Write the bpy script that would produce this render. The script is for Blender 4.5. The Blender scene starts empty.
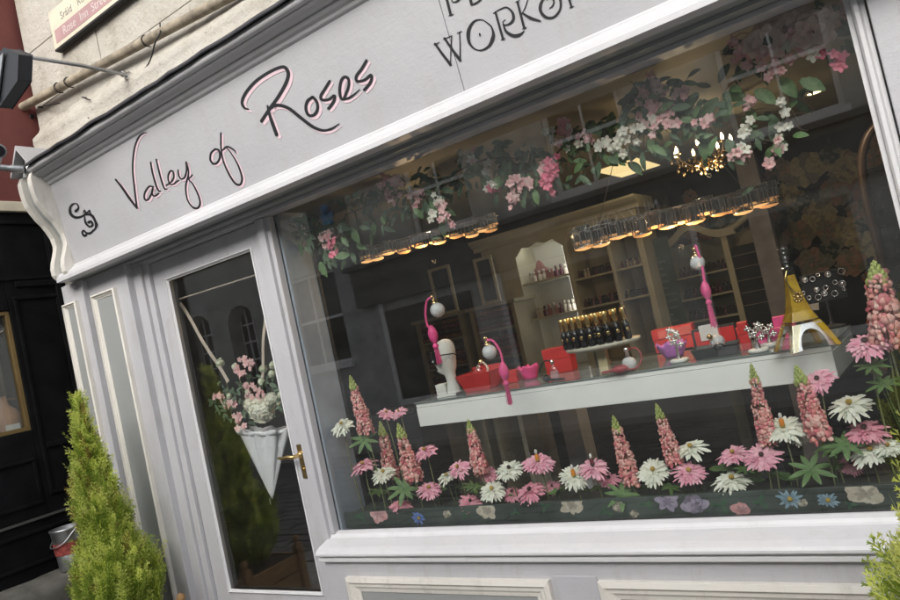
import bpy, math, random
from mathutils import Vector, Matrix, Quaternion, noise
random.seed(7)
C = bpy.context.scene
R_ = math.radians

# ------------------------------------------------------------------ camera
CAM = Vector((0, -2.2, 1.45))
YAW, PITCH, ROLL = R_(32.65092), R_(2.49836), R_(-12.4701)
FOC = 690.0
fw = Vector((-math.sin(YAW)*math.cos(PITCH), math.cos(YAW)*math.cos(PITCH), math.sin(PITCH)))
r0 = Vector((math.cos(YAW), math.sin(YAW), 0)); u0 = r0.cross(fw)
RT = math.cos(ROLL)*r0 + math.sin(ROLL)*u0
UP = -math.sin(ROLL)*r0 + math.cos(ROLL)*u0
cd = bpy.data.cameras.new('camera'); cam = bpy.data.objects.new('camera', cd)
C.collection.objects.link(cam); C.camera = cam
m = Matrix((RT, UP, -fw)).transposed().to_4x4(); m.translation = CAM
cam.matrix_world = m
cd.sensor_width = 36; cd.lens = FOC/900*36; cd.clip_start = .05; cd.clip_end = 300

def ray(x, y): return RT*((x-450)/FOC) - UP*((y-300)/FOC) + fw
def at(x, y, Y):                      # photo pixel -> point on the plane y = Y
    d = ray(x, y); return CAM + d*((Y-CAM.y)/d.y)
def onz(x, y, Z):
    d = ray(x, y); return CAM + d*((Z-CAM.z)/d.z)
def ppm(p): return FOC/((Vector(p)-CAM).dot(fw))    # photo pixels per metre there

# ------------------------------------------------------------------ sky, sun, exposure
W = bpy.data.worlds.new('World'); C.world = W; W.use_nodes = True
nt = W.node_tree; bg = nt.nodes['Background']
sky = nt.nodes.new('ShaderNodeTexSky'); sky.sky_type = 'NISHITA'; sky.sun_disc = False
SUN_EL, SUN_AZ = R_(34), R_(168)      # azimuth measured from +Y clockwise
sky.sun_elevation = SUN_EL; sky.sun_rotation = SUN_AZ; sky.dust_density = 4; sky.air_density = 1; sky.ozone_density = .6
hs = nt.nodes.new('ShaderNodeHueSaturation'); hs.inputs['Saturation'].default_value = .28
nt.links.new(sky.outputs[0], hs.inputs['Color']); nt.links.new(hs.outputs[0], bg.inputs[0])
bg.inputs[1].default_value = .15
sd = bpy.data.lights.new('sun', 'SUN'); sun = bpy.data.objects.new('sun', sd); C.collection.objects.link(sun)
sd.energy = .62; sd.angle = R_(34); sd.color = (1, .965, .91)
sdir = Vector((math.sin(SUN_AZ)*math.cos(SUN_EL), math.cos(SUN_AZ)*math.cos(SUN_EL), math.sin(SUN_EL)))
sun.rotation_euler = sdir.to_track_quat('Z', 'Y').to_euler(); sun.location = (0, -6, 14)
C.view_settings.view_transform = 'Standard'; C.view_settings.look = 'None'
C.view_settings.exposure = .97; C.view_settings.gamma = 1; C.view_settings.use_curve_mapping = False
C.cycles.use_denoising = True; C.cycles.max_bounces = 10; C.cycles.transparent_max_bounces = 24
C.cycles.sample_clamp_indirect = 6; C.cycles.caustics_reflective = False; C.cycles.caustics_refractive = False

# ------------------------------------------------------------------ materials
def new_mat(name):
    M = bpy.data.materials.new(name); M.use_nodes = True
    return M, M.node_tree, M.node_tree.nodes['Principled BSDF']
def coords(t, scale=(1,1,1)):
    tc = t.nodes.new('ShaderNodeTexCoord'); mp = t.nodes.new('ShaderNodeMapping'); mp.inputs['Scale'].default_value = scale
    t.links.new(tc.outputs['Object'], mp.inputs['Vector']); return mp.outputs[0]
def nz(t, vec, scale, detail=4, rough=.55):
    n = t.nodes.new('ShaderNodeTexNoise'); n.inputs['Scale'].default_value = scale
    n.inputs['Detail'].default_value = detail; n.inputs['Roughness'].default_value = rough
    t.links.new(vec, n.inputs['Vector']); return n.outputs['Fac']
def ramp(t, fac, stops):
    r = t.nodes.new('ShaderNodeValToRGB'); e = r.color_ramp.elements
    while len(e) < len(stops): e.new(.5)
    for i, (p, c) in enumerate(stops): e[i].position = p; e[i].color = (*c, 1)
    t.links.new(fac, r.inputs[0]); return r.outputs[0]
def bump(t, b, fac, strength, dist=.01):
    n = t.nodes.new('ShaderNodeBump'); n.inputs['Strength'].default_value = strength; n.inputs['Distance'].default_value = dist
    t.links.new(fac, n.inputs['Height']); t.links.new(n.outputs[0], b.inputs['Normal']); return n
def mul(c, k): return tuple(min(1, x*k) for x in c)
def mat(name, col, rough=.5, metal=0, var=.12, scale=8, bmp=0, bscale=60, spec=.5, stretch=(1,1,1), trans=0):
    M, t, b = new_mat(name); v = coords(t, stretch)
    if var:
        f = nz(t, v, scale)
        t.links.new(ramp(t, f, [(.3, mul(col, 1-var)), (.7, mul(col, 1+var))]), b.inputs['Base Color'])
    else: b.inputs['Base Color'].default_value = (*col, 1)
    b.inputs['Roughness'].default_value = rough; b.inputs['Metallic'].default_value = metal
    b.inputs['Specular IOR Level'].default_value = spec
    if trans: b.inputs['Transmission Weight'].default_value = trans
    if bmp: bump(t, b, nz(t, v, bscale, 5), bmp, .004)
    return M
def paint(name, col, rough=.42, wear=.5, stain=(.34,.32,.28)):
    M, t, b = new_mat(name); v = coords(t)
    base = ramp(t, nz(t, v, 2.3, 6), [(.3, mul(col, .95)), (.7, mul(col, 1.04))])
    sp = coords(t, (3, 3, .7)); f = nz(t, sp, 5, 8, .72)                      # runs and grime
    mask = ramp(t, f, [(.52, (0,0,0)), (.78, (wear,)*3)])
    mx = t.nodes.new('ShaderNodeMix'); mx.data_type = 'RGBA'
    t.links.new(mask, mx.inputs[0]); t.links.new(base, mx.inputs[6]); mx.inputs[7].default_value = (*stain, 1)
    ch = nz(t, v, 38, 6, .7)                                                     # small chips
    mk = ramp(t, ch, [(.69, (0,0,0)), (.71, (.55,)*3)])
    m2 = t.nodes.new('ShaderNodeMix'); m2.data_type = 'RGBA'
    t.links.new(mk, m2.inputs[0]); t.links.new(mx.outputs[2], m2.inputs[6]); m2.inputs[7].default_value = (.42,.40,.36,1)
    t.links.new(m2.outputs[2], b.inputs['Base Color'])
    rr = t.nodes.new('ShaderNodeMapRange'); t.links.new(nz(t, v, 14), rr.inputs[0]); rr.inputs[3].default_value = rough-.1; rr.inputs[4].default_value = rough+.15
    t.links.new(rr.outputs[0], b.inputs['Roughness'])
    bv = coords(t, (1, 1, 1)); ad = t.nodes.new('ShaderNodeMath'); ad.operation = 'MULTIPLY_ADD'; ad.inputs[1].default_value = .35; t.links.new(nz(t, coords(t, (5,30,30)), 3, 4, .6), ad.inputs[0]); t.links.new(nz(t, bv, 34, 8, .7), ad.inputs[2]); bump(t, b, ad.outputs[0], .45, .004)
    return M
def emit(name, col, s):
    M, t, b = new_mat(name); b.inputs['Base Color'].default_value = (*col, 1)
    b.inputs['Emission Color'].default_value = (*col, 1); b.inputs['Emission Strength'].default_value = s; return M
def glass(name, tint=(.95,.97,.96), f0=.05, rough=0.0, f90=1.0, wav=0, dust=0):
    M = bpy.data.materials.new(name); M.use_nodes = True; t = M.node_tree; t.nodes.clear()
    o = t.nodes.new('ShaderNodeOutputMaterial'); mx = t.nodes.new('ShaderNodeMixShader')
    tr = t.nodes.new('ShaderNodeBsdfTransparent'); tr.inputs[0].default_value = (*tint, 1)
    g = t.nodes.new('ShaderNodeBsdfGlossy'); g.inputs['Roughness'].default_value = rough
    lw = t.nodes.new('ShaderNodeLayerWeight'); lw.inputs[0].default_value = .5
    p = t.nodes.new('ShaderNodeMath'); p.operation = 'POWER'; p.inputs[1].default_value = 5
    t.links.new(lw.outputs['Facing'], p.inputs[0])
    mr = t.nodes.new('ShaderNodeMapRange'); mr.inputs[3].default_value = f0; mr.inputs[4].default_value = f90
    t.links.new(p.outputs[0], mr.inputs[0]); t.links.new(mr.outputs[0], mx.inputs[0])
    t.links.new(tr.outputs[0], mx.inputs[1]); t.links.new(g.outputs[0], mx.inputs[2]); t.links.new(mx.outputs[0], o.inputs[0])
    if dust:                          # thin film of street dust and wiping smears
        c = coords(t, (1,1,2.5)); f = nz(t, c, 2.2, 7, .7); r = t.nodes.new('ShaderNodeMapRange'); r.inputs[1].default_value = .35; r.inputs[2].default_value = .75
        r.inputs[3].default_value = dust*.3; r.inputs[4].default_value = dust*1.8; t.links.new(f, r.inputs[0])
        df = t.nodes.new('ShaderNodeBsdfDiffuse'); df.inputs[0].default_value = (.6,.6,.58,1); m2 = t.nodes.new('ShaderNodeMixShader')
        t.links.new(r.outputs[0], m2.inputs[0]); t.links.new(mx.outputs[0], m2.inputs[1]); t.links.new(df.outputs[0], m2.inputs[2]); t.links.new(m2.outputs[0], o.inputs[0])
    if wav:
        tc = t.nodes.new('ShaderNodeTexCoord'); n = t.nodes.new('ShaderNodeTexNoise'); n.inputs['Scale'].default_value = 1.3; n.inputs['Detail'].default_value = 0
        t.links.new(tc.outputs['Object'], n.inputs['Vector'])
        bb = t.nodes.new('ShaderNodeBump'); bb.inputs['Strength'].default_value = wav; bb.inputs['Distance'].default_value = .01
        t.links.new(n.outputs[0], bb.inputs['Height']); t.links.new(bb.outputs[0], g.inputs['Normal'])
    return M
def petal_mat(name, ca, cb, rough=.7):
    M, t, b = new_mat(name); v = coords(t)
    t.links.new(ramp(t, nz(t, v, 45, 3), [(.35, ca), (.68, cb)]), b.inputs['Base Color'])
    b.inputs['Roughness'].default_value = rough; b.inputs['Subsurface Weight'].default_value = .12
    b.inputs['Subsurface Radius'].default_value = (.01,.005,.005); return M

PAINT = paint('lilac_grey_paint', (.505,.503,.525), .42, .6)
FASC = paint('fascia_paint', (.44,.438,.452), .5, .28)
TRIM = paint('cream_trim_paint', (.74,.71,.65), .38, .5)
SILLP = paint('white_sill_paint', (.70,.698,.708), .35, .22)
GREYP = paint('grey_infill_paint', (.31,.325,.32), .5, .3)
CORN = paint('cornice_paint', (.42,.418,.425), .42, .5)
LEAD = mat('lead_flashing', (.07,.07,.075), .5, .4, .3, 12, .5, 30)
STONE, t, b = new_mat('weathered_stone'); v = coords(t)
c1 = ramp(t, nz(t, v, 3.5, 8, .7), [(.28, (.33,.295,.235)), (.5, (.50,.47,.41)), (.75, (.58,.56,.51))])
pits = nz(t, v, 42, 6, .75); pm = ramp(t, pits, [(.30, (.35,.30,.24)), (.42, (1,1,1))])
mx = t.nodes.new('ShaderNodeMix'); mx.data_type = 'RGBA'; mx.blend_type = 'MULTIPLY'; mx.inputs[0].default_value = .75
t.links.new(c1, mx.inputs[6]); t.links.new(pm, mx.inputs[7]); t.links.new(mx.outputs[2], b.inputs['Base Color'])
b.inputs['Roughness'].default_value = .9; bump(t, b, nz(t, v, 26, 8, .7), .8, .02)
BLACKW = mat('black_render', (.005,.005,.006), .8, 0, .5, 9, .6, 26, spec=.15)
MAROON = mat('maroon_render', (.14,.038,.032), .75, 0, .12, 6, .3, 40)
CREAMB = mat('cream_band_paint', (.62,.57,.45), .6, 0, .12, 6, .3, 40)
ASPH = mat('road_setts', (.15,.15,.145), .75, 0, .3, 3, 0)
PAVE = mat('pavement_slabs', (.38,.375,.36), .85, 0, .2, 3, .5, 40)
GLASS = glass('window_glass', (.96,.975,.965), .105, wav=.05, dust=.0085)
CLEAR = glass('clear_bottle_glass', (.95,.96,.97), .10)
FROST = mat('frosted_glass', (.80,.82,.84), .35, 0, .05, 20, .3, 90, trans=.25)
AMBER = glass('amber_glass', (.98,.93,.78), .08)
AMBERD = mat('deep_amber_perfume', (.88,.56,.04), .10, 0, .3, 30, trans=.3)
ORANGE = mat('orange_perfume', (.80,.28,.03), .2, 0, .1, 30)
BRASS = mat('brass', (.62,.44,.20), .28, 1, .12, 20)
GOLD = mat('gold_cap', (.75,.55,.24), .22, 1, .1, 30)
SILVER = mat('silver', (.88,.88,.90), .22, 1, .15, 30)
STEEL = mat('galvanised_steel', (.42,.43,.44), .4, .9, .25, 14, .2, 40)
BLACK = mat('black_gloss', (.012,.012,.014), .22, 0, .3, 20)
BLACKM = mat('black_matt', (.014,.014,.015), .65, 0, .3, 20)
CHAR = mat('charcoal_board', (.035,.04,.042), .5, 0, .2, 20)
WHITEG = mat('white_lacquer', (.90,.92,.905), .2, 0, .03, 5, .05, 20)
WHITEM = mat('white_plaster', (.74,.74,.71), .55, 0, .06, 12, .2, 60)
RED = mat('red_card', (.60,.035,.035), .5, 0, .12, 14)
REDL = mat('pale_red_lining', (.70,.16,.15), .35, 0, .2, 20)
HPINK = mat('hot_pink', (.80,.08,.28), .5, 0, .12, 60, .3, 120)
PINKB = mat('pink_tissue', (.85,.10,.30), .55, 0, .2, 30, .4, 50)
PURP = mat('purple_tissue', (.50,.17,.56), .55, 0, .2, 30, .4, 50)
DRED = mat('dark_red_rubber', (.30,.02,.03), .45, 0, .12, 60)
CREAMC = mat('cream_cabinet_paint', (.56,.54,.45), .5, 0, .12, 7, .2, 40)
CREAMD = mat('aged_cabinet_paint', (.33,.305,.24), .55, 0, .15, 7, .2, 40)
CEIL = mat('ceiling_paint', (.25,.24,.19), .7, 0, .06, 3)
WALLI = mat('olive_grey_wall', (.19,.185,.16), .8, 0, .12, 4, .2, 30)
WOODF = mat('dark_floor_boards', (.06,.045,.03), .5, 0, .3, 4, .2, 20, stretch=(1,8,1))
LIVORY = mat('pale_niche_back', (.60,.60,.58), .6, 0, .04, 6)
MIRROR = mat('mirror', (.25,.27,.26), .05, 1, .2, 4)
INK = mat('black_sign_ink', (.012,.012,.014), .45, 0, .2, 30)
PINKI = mat('pale_pink_sign_ink', (.74,.56,.61), .5, 0, .04, 30)
PGER = petal_mat('pink_gerbera_petal', (.82,.33,.46), (.90,.56,.64))
PGER2 = petal_mat('rose_gerbera_petal', (.74,.25,.36), (.84,.44,.51))
WGER = petal_mat('white_gerbera_petal', (.76,.78,.66), (.88,.88,.80))
LUPP = petal_mat('coral_lupin_floret', (.80,.27,.26), (.90,.50,.44))
LUPP2 = petal_mat('pale_lupin_floret', (.86,.42,.38), (.93,.66,.60))
LUPP3 = petal_mat('deep_lupin_floret', (.66,.15,.19), (.78,.28,.30))
LUPT = petal_mat('green_lupin_bud', (.34,.42,.10), (.50,.55,.18))
BLPK = petal_mat('pale_pink_blossom', (.82,.42,.44), (.90,.66,.64))
BLWH = petal_mat('cream_blossom', (.80,.76,.66), (.90,.88,.80))
BLDP = petal_mat('deep_pink_blossom', (.80,.16,.28), (.88,.34,.42))
ROSEP = petal_mat('dusty_rose_petal', (.84,.60,.55), (.94,.78,.72))
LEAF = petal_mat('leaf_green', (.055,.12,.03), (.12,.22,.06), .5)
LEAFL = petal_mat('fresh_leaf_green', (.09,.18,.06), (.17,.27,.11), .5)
LEAFD = petal_mat('eucalyptus_green', (.07,.125,.07), (.14,.21,.12), .6)
STEM = mat('flower_stem', (.20,.22,.10), .6, 0, .25, 40)
YCEN = mat('gerbera_centre_yellow', (.50,.34,.06), .8, 0, .4, 150, .8, 300)
DCEN = mat('gerbera_centre_dark', (.05,.02,.015), .8, 0, .4, 150, .8, 300)
def leafy(name, ca, cb):
    M, t, b = new_mat(name); v = coords(t); c = ramp(t, nz(t, v, 9, 3), [(.35, ca), (.68, cb)]); t.links.new(c, b.inputs['Base Color']); b.inputs['Roughness'].default_value = .6
    tr = t.nodes.new('ShaderNodeBsdfTranslucent'); t.links.new(c, tr.inputs[0]); mx = t.nodes.new('ShaderNodeMixShader'); mx.inputs[0].default_value = .45
    o = [n for n in t.nodes if n.type == 'OUTPUT_MATERIAL'][0]; t.links.new(b.outputs[0], mx.inputs[1]); t.links.new(tr.outputs[0], mx.inputs[2]); t.links.new(mx.outputs[0], o.inputs[0]); return M
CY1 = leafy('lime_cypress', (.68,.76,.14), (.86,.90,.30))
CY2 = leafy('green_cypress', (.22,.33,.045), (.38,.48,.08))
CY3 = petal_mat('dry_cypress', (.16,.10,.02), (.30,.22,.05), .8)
BARK = mat('bark', (.10,.07,.045), .9, 0, .3, 30, .7, 60)
WOOD = mat('planter_wood', (.33,.19,.08), .7, 0, .3, 5, .4, 60, stretch=(1,1,7))
RIBB = mat('cream_ribbon', (.66,.55,.47), .5, 0, .08, 30, .2, 90)
UMB = mat('white_umbrella_cloth', (.88,.88,.92), .65, 0, .05, 14, .35, 70)
GLOWD = emit('pendant_glow_dim', (1, .46, .16), .34)
GLOW = emit('pendant_glow', (1, .52, .20), .62)
GLOWW = emit('candle_glow', (1, .74, .42), 5)
PANELW = emit('lit_ceiling_panel', (1, .76, .36), .6)
STRIP = emit('cabinet_strip_light', (1, .97, .90), 6)
TUBEG = glass('smoky_lamp_tube', (.78,.78,.80), .30, .06)

# ------------------------------------------------------------------ mesh helpers
class MB:
    def __init__(s): s.v = []; s.f = []; s.m = []; s.s = []
    def add(s, vs, fs, mi=0, sm=False):
        o = len(s.v); s.v += [tuple(v) for v in vs]
        for f in fs: s.f.append([i+o for i in f]); s.m.append(mi); s.s.append(sm)
    def box(s, a, b, mi=0, M=None):
        x0,y0,z0 = a; x1,y1,z1 = b
        vs = [Vector(p) for p in ((x0,y0,z0),(x1,y0,z0),(x1,y1,z0),(x0,y1,z0),(x0,y0,z1),(x1,y0,z1),(x1,y1,z1),(x0,y1,z1))]
        if M: vs = [M @ v for v in vs]
        s.add(vs, [(3,2,1,0),(4,5,6,7),(0,1,5,4),(1,2,6,5),(2,3,7,6),(3,0,4,7)], mi)
    def prism(s, prof, axis, a, b, mi=0, sm=False, cap=True):
        def P(u, w, k): return {'x': (k,u,w), 'y': (u,k,w), 'z': (u,w,k)}[axis]
        n = len(prof); vs = [P(*p, a) for p in prof] + [P(*p, b) for p in prof]
        s.add(vs, [(i, (i+1)%n, (i+1)%n+n, i+n) for i in range(n)], mi, sm)
        if cap: s.add(vs[:n], [tuple(range(n))[::-1]], mi); s.add(vs[n:], [tuple(range(n))], mi)
    def tube(s, pts, r, n=8, mi=0, cap=True):
        pts = [Vector(p) for p in pts]; k = len(pts); rs = r if hasattr(r, '__len__') else [r]*k
        vs = []; ref = None
        for i, p in enumerate(pts):
            d = (pts[min(i+1,k-1)] - pts[max(i-1,0)])
            d = d.normalized() if d.length > 1e-9 else Vector((0,0,1))
            if ref is None: ref = d.orthogonal().normalized()
            ref = (ref - d*ref.dot(d)); ref = ref.normalized() if ref.length > 1e-6 else d.orthogonal().normalized()
            w = d.cross(ref)
            vs += [p + (ref*math.cos(j*2*math.pi/n) + w*math.sin(j*2*math.pi/n))*rs[i] for j in range(n)]
        fs = [(i*n+j, i*n+(j+1)%n, (i+1)*n+(j+1)%n, (i+1)*n+j) for i in range(k-1) for j in range(n)]
        s.add(vs, fs, mi, True)
        if cap: s.add(vs[:n], [tuple(range(n))[::-1]], mi); s.add(vs[-n:], [tuple(range(n))], mi)
    def lathe(s, prof, c, axis=(0,0,1), n=20, mi=0, sq=(1,1), sm=True):
        ax = Vector(axis).normalized(); q = Vector((0,0,1)).rotation_difference(ax); c = Vector(c)
        vs = [c + q @ Vector((r*sq[0]*math.cos(j*2*math.pi/n), r*sq[1]*math.sin(j*2*math.pi/n), z)) for r, z in prof for j in range(n)]
        k = len(prof)
        s.add(vs, [(i*n+j, i*n+(j+1)%n, (i+1)*n+(j+1)%n, (i+1)*n+j) for i in range(k-1) for j in range(n)], mi, sm)
        s.add(vs[:n], [tuple(range(n))[::-1]], mi); s.add(vs[-n:], [tuple(range(n))], mi)
    def ball(s, c, r, n=12, mi=0, sq=(1,1,1), axis=(0,0,1)):
        k = max(5, n//2+1); pr = [(max(1e-4, r*math.sin(math.pi*i/k)), -r*sq[2]*math.cos(math.pi*i/k)) for i in range(k+1)]
        s.lathe(pr, c, axis, n, mi, sq[:2])
    def build(s, name, mats, parent=None, loc=None, bev=0):
        if not isinstance(mats, (list, tuple)): mats = [mats]
        org = ORG[parent.name] if parent else Vector(loc if loc is not None else (0,0,0))
        me = bpy.data.meshes.new(name); me.from_pydata([tuple(Vector(v)-org) for v in s.v], [], s.f)
        for mm in mats: me.materials.append(mm)
        me.polygons.foreach_set('material_index', s.m); me.polygons.foreach_set('use_smooth', s.s); me.update()
        o = bpy.data.objects.new(name, me); C.collection.objects.link(o)
        if parent: o.parent = parent
        else: o.location = org
        ORG[o.name] = org
        if bev:
            bm = o.modifiers.new('bevel', 'BEVEL'); bm.width = bev; bm.segments = 2; bm.limit_method = 'ANGLE'; bm.angle_limit = R_(35)
        return o
ORG = {}
def tag(o, label=None, cat=None, group=None, kind=None):
    if label: o['label'] = label
    if cat: o['category'] = cat
    if group: o['group'] = group
    if kind: o['kind'] = kind
    return o
def thing(name, label, cat, loc, group=None):
    o = bpy.data.objects.new(name, None); C.collection.objects.link(o); o.location = loc; o.empty_display_size = .05
    ORG[o.name] = Vector(loc); return tag(o, label, cat, group)
def struct(name, mb, mats, bev=0): return tag(mb.build(name, mats, bev=bev), kind='structure')
def rnd(a, b): return random.uniform(a, b)
def cr(pts, n=8):                     # Catmull-Rom through points
    P = [Vector(p) for p in pts]; P = [P[0]*2-P[1]] + P + [P[-1]*2-P[-2]]; out = []
    for i in range(1, len(P)-2):
        for k in range(n):
            t = k/n; a,b_,c,d = P[i-1:i+3]
            out.append(.5*((2*b_)+(c-a)*t+(2*a-5*b_+4*c-d)*t*t+(3*b_-a-3*c+d)*t**3))
    out.append(P[-2]); return out
def basis(n):
    n = Vector(n).normalized(); u = n.orthogonal().normalized(); return u, n.cross(u), n

# ------------------------------------------------------------------ ground and street
mb = MB(); mb.box((-60,-60,-.30), (60,60,-.10)); struct('ground', mb, PAVE)
mb = MB(); mb.box((-40,-5.6,-.099), (40,-1.5,-.07))
for i in range(60):                    # rows of setts near the shop
    for j in range(26):
        x = -14.8+i*.26+(j%2)*.13; y = -5.5+j*.152
        mb.box((x,y,-.07), (x+.235+rnd(-.01,.01), y+.13, -.052+rnd(-.004,.006)))
struct('road', mb, ASPH)
mb = MB()
for i in range(46):
    for j in range(2):
        mb.box((-15+i*.6+j*.3, -1.42+j*.71, -.1), (-15+i*.6+j*.3+.592, -1.42+j*.71+.702, rnd(-.003,.003)))
struct('pavement', mb, PAVE)
mb = MB()
for i in range(30): mb.box((-15+i*.92, -1.6, -.1), (-15+i*.92+.91, -1.43, .012))
struct('kerb', mb, mat('granite_kerb', (.30,.29,.28), .8, 0, .2, 20, .4, 80), .006)
mb = MB(); mb.box((-40,-7.0,-.1), (40,-5.62,.0)); struct('pavement_opposite', mb, PAVE)

# ------------------------------------------------------------------ the shopfront
SF = thing('shopfront', 'lilac-grey painted timber shopfront with a script name over its door and big display window', 'shopfront', (-1.6, 0, 0))
XL, XR = -3.555, 1.6
# fascia board leans forward at the top
FB0, FB1 = (-.170, 2.205), (-.222, 2.655)
def onf(x, y, off=0.0):                # photo pixel -> point on the sign board
    n = Vector((0, -(FB1[1]-FB0[1]), FB1[0]-FB0[0])).normalized()
    P0 = Vector((0, FB0[0], FB0[1])) + n*off; d = ray(x, y)
    return CAM + d*((P0-CAM).dot(n)/d.dot(n))
mb = MB()
xs = at(455, 60, -.19).x
for a, b_ in ((XL, xs-.0015), (xs+.0015, XR)):
    mb.prism([FB0, FB1, (-.02,2.655), (-.02,2.205)], 'x', a, b_)
mb.box((xs-.003,-.160,2.21),(xs+.003,-.03,2.65))
fascia = mb.build('fascia_board', FASC, SF, bev=.0015)
mb = MB()                              # bottom moulding and soffit
mb.prism([(-.165,2.222),(-.178,2.222),(-.182,2.216),(-.182,2.208),(-.192,2.204),(-.194,2.198),(-.205,2.193),(-.214,2.186),(-.218,2.172),(-.220,2.168),(-.220,2.150),(-.165,2.150)], 'x', XL-.12, XR)
moul = mb.build('bottom_moulding', paint('moulding_paint', (.60,.597,.61), .45, .2), SF, bev=.001)
mb = MB(); mb.box((XL-.12,-.164,2.151), (XR,-.0,2.20)); mb.box((XL-.1,-.120,2.138),(XR,-.06,2.150))
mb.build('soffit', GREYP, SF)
mb = MB()                              # cornice
mb.prism([(-.215,2.650),(-.224,2.650),(-.232,2.656),(-.236,2.668),(-.248,2.674),(-.256,2.684),(-.256,2.692),(-.270,2.694),(-.286,2.702),(-.300,2.706),(-.300,2.712),(-.318,2.716),(-.322,2.722),(-.322,2.742),(-.20,2.755),(-.02,2.78),(-.02,2.656)], 'x', XL+.002, XR)
mb.build('cornice', CORN, SF, bev=.001)
mb = MB()                              # crumpled flashing along the cornice top
n_ = 120; vs = []
for i in range(n_+1):
    x = XL+(XR-XL)*i/n_; w = .008*noise.noise((x*6,0,3)); w2 = .006*noise.noise((x*11,4,3))
    vs += [(x,-.335+w2,2.738+w), (x,-.333+w2,2.752+w), (x,-.2,2.775+w*2), (x,-.015,2.835+w*2)]
mb.add(vs, [(i*4+k, i*4+k+1, (i+1)*4+k+1, (i+1)*4+k) for i in range(n_) for k in range(3)], 0, True)
fl = mb.build('lead_flashing', LEAD, SF); sm_ = fl.modifiers.new('solid','SOLIDIFY'); sm_.thickness = .004

# --- console bracket: two cheeks with a recessed channel
KP = [(-.296,2.722),(-.311,2.690),(-.311,2.648),(-.306,2.605),(-.297,2.565),(-.279,2.530),(-.258,2.495),(-.232,2.462),(-.212,2.425),(-.198,2.393),(-.192,2.355),(-.194,2.335),(-.205,2.300),(-.220,2.262),(-.228,2.225),(-.226,2.190),(-.212,2.170),(-.196,2.1675)]
def kprof(ins):
    return [(y+ins, z) for y, z in KP] + [(-.02,2.1675),(-.02,2.722)]
con = MB()
con.prism(kprof(0), 'x', XL-.040, XL-.001); con.prism(kprof(0), 'x', XL-.145, XL-.105)
bracket = con.build('console_bracket', TRIM, SF, bev=.004)
con = MB(); con.prism(kprof(.028), 'x', XL-.104, XL-.041); con.build('bracket_channel', GREYP, bracket)
con = MB()                             # little gabled cap
xc = XL-.072
def gable(w, zb, zr, y0, y1, th, mi=0):
    con.prism([(xc-w,zb),(xc,zr),(xc+w,zb),(xc+w-.001,zb-th*.55),(xc,zr-th*1.1),(xc-w+.001,zb-th*.55)], 'y', y0, y1, mi)
gable(.105, 2.745, 2.882, -.322, -.03, .022)
con.prism([(xc-.085,2.7235),(xc,2.846),(xc+.085,2.7235)], 'y', -.275, -.04, 1)
con.build('bracket_cap', [CORN, GREYP], bracket, bev=.001)

# --- pilasters
def framed_panel(mb, x0, x1, z0, z1, y, w=.026, d=.012):
    # mitred moulding ring with a stepped section, standing proud of plane y
    prof = [(0,0),(0,d),(w*.30,d*1.25),(w*.42,d*.75),(w*.62,d*.75),(w*.75,d*.45),(w,d*.3),(w,0)]
    cor = [(x0,z0,1,1),(x1,z0,-1,1),(x1,z1,-1,-1),(x0,z1,1,-1)]
    vs = [(cx+sx*o, y-h, cz+sz*o) for cx,cz,sx,sz in cor for o,h in prof]; n = len(prof)
    mb.add(vs, [(c*n+k, c*n+k+1, ((c+1)%4)*n+k+1, ((c+1)%4)*n+k) for c in range(4) for k in range(n-1)])
def panel_pilaster(name, x0, x1, y, px0, px1, zt=2.05):
    mb = MB(); mb.box((x0,y,.0),(x1,-.02,2.148)); mb.box((x0-.002,y-.012,.0),(x1+.002,y-.0005,.17))
    p = mb.build(name, PAINT, SF, bev=.002)
    mb = MB(); framed_panel(mb, px0, px1, .26, zt, y-.0005, .030, .020); f_ = mb.build('panel_frame', TRIM, p, bev=.001)
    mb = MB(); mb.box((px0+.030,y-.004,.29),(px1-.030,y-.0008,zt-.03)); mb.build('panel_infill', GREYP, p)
    return p
xa = at(81,282,-.135).x
panel_pilaster('pilaster', -3.80, xa, -.135, -3.795, -3.655, 2.045)
panel_pilaster('pilaster', xa+.001, -3.235, -.105, -3.555, -3.335, 2.045)
# --- door casing, head, post
mb = MB(); mb.box((-3.2345,-.070,0),(-3.165,-.0,2.12)); mb.box((-3.164,-.055,0),(-3.121,-.0,2.12))
mb.box((-3.1205,-.055,2.116),(-2.30,0,2.1365)); mb.box((-3.2345,-.0695,2.1205),(.1,0,2.1372))
mb.box((-2.301,-.052,0),(-2.252,.0,2.116)); mb.box((-2.2515,-.036,.70),(-2.228,.0,2.119))
cas = mb.build('door_and_window_casing', PAINT, SF, bev=.002)
mb = MB()   # window head rebate + right jamb
mb.box((-2.2275,-.034,2.121),(.026,.010,2.1365)); wf = mb.build('window_frame', GREYP, SF, bev=.001)
mb = MB(); mb.box((.027,-.022,.70),(.040,.0,2.1365)); mb.prism([(.0405,0),(.0405,-.034),(.046,-.042),(.056,-.042),(.062,-.030),(.072,-.030),(.076,0)], 'z', .70, 2.1365)
mb.build('jamb_bead', SILLP, wf, bev=.001)
mb = MB(); mb.box((.0765,-.052,.0),(1.55,.0,2.148)); mb.build('pilaster', PAINT, SF, bev=.002)
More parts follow.
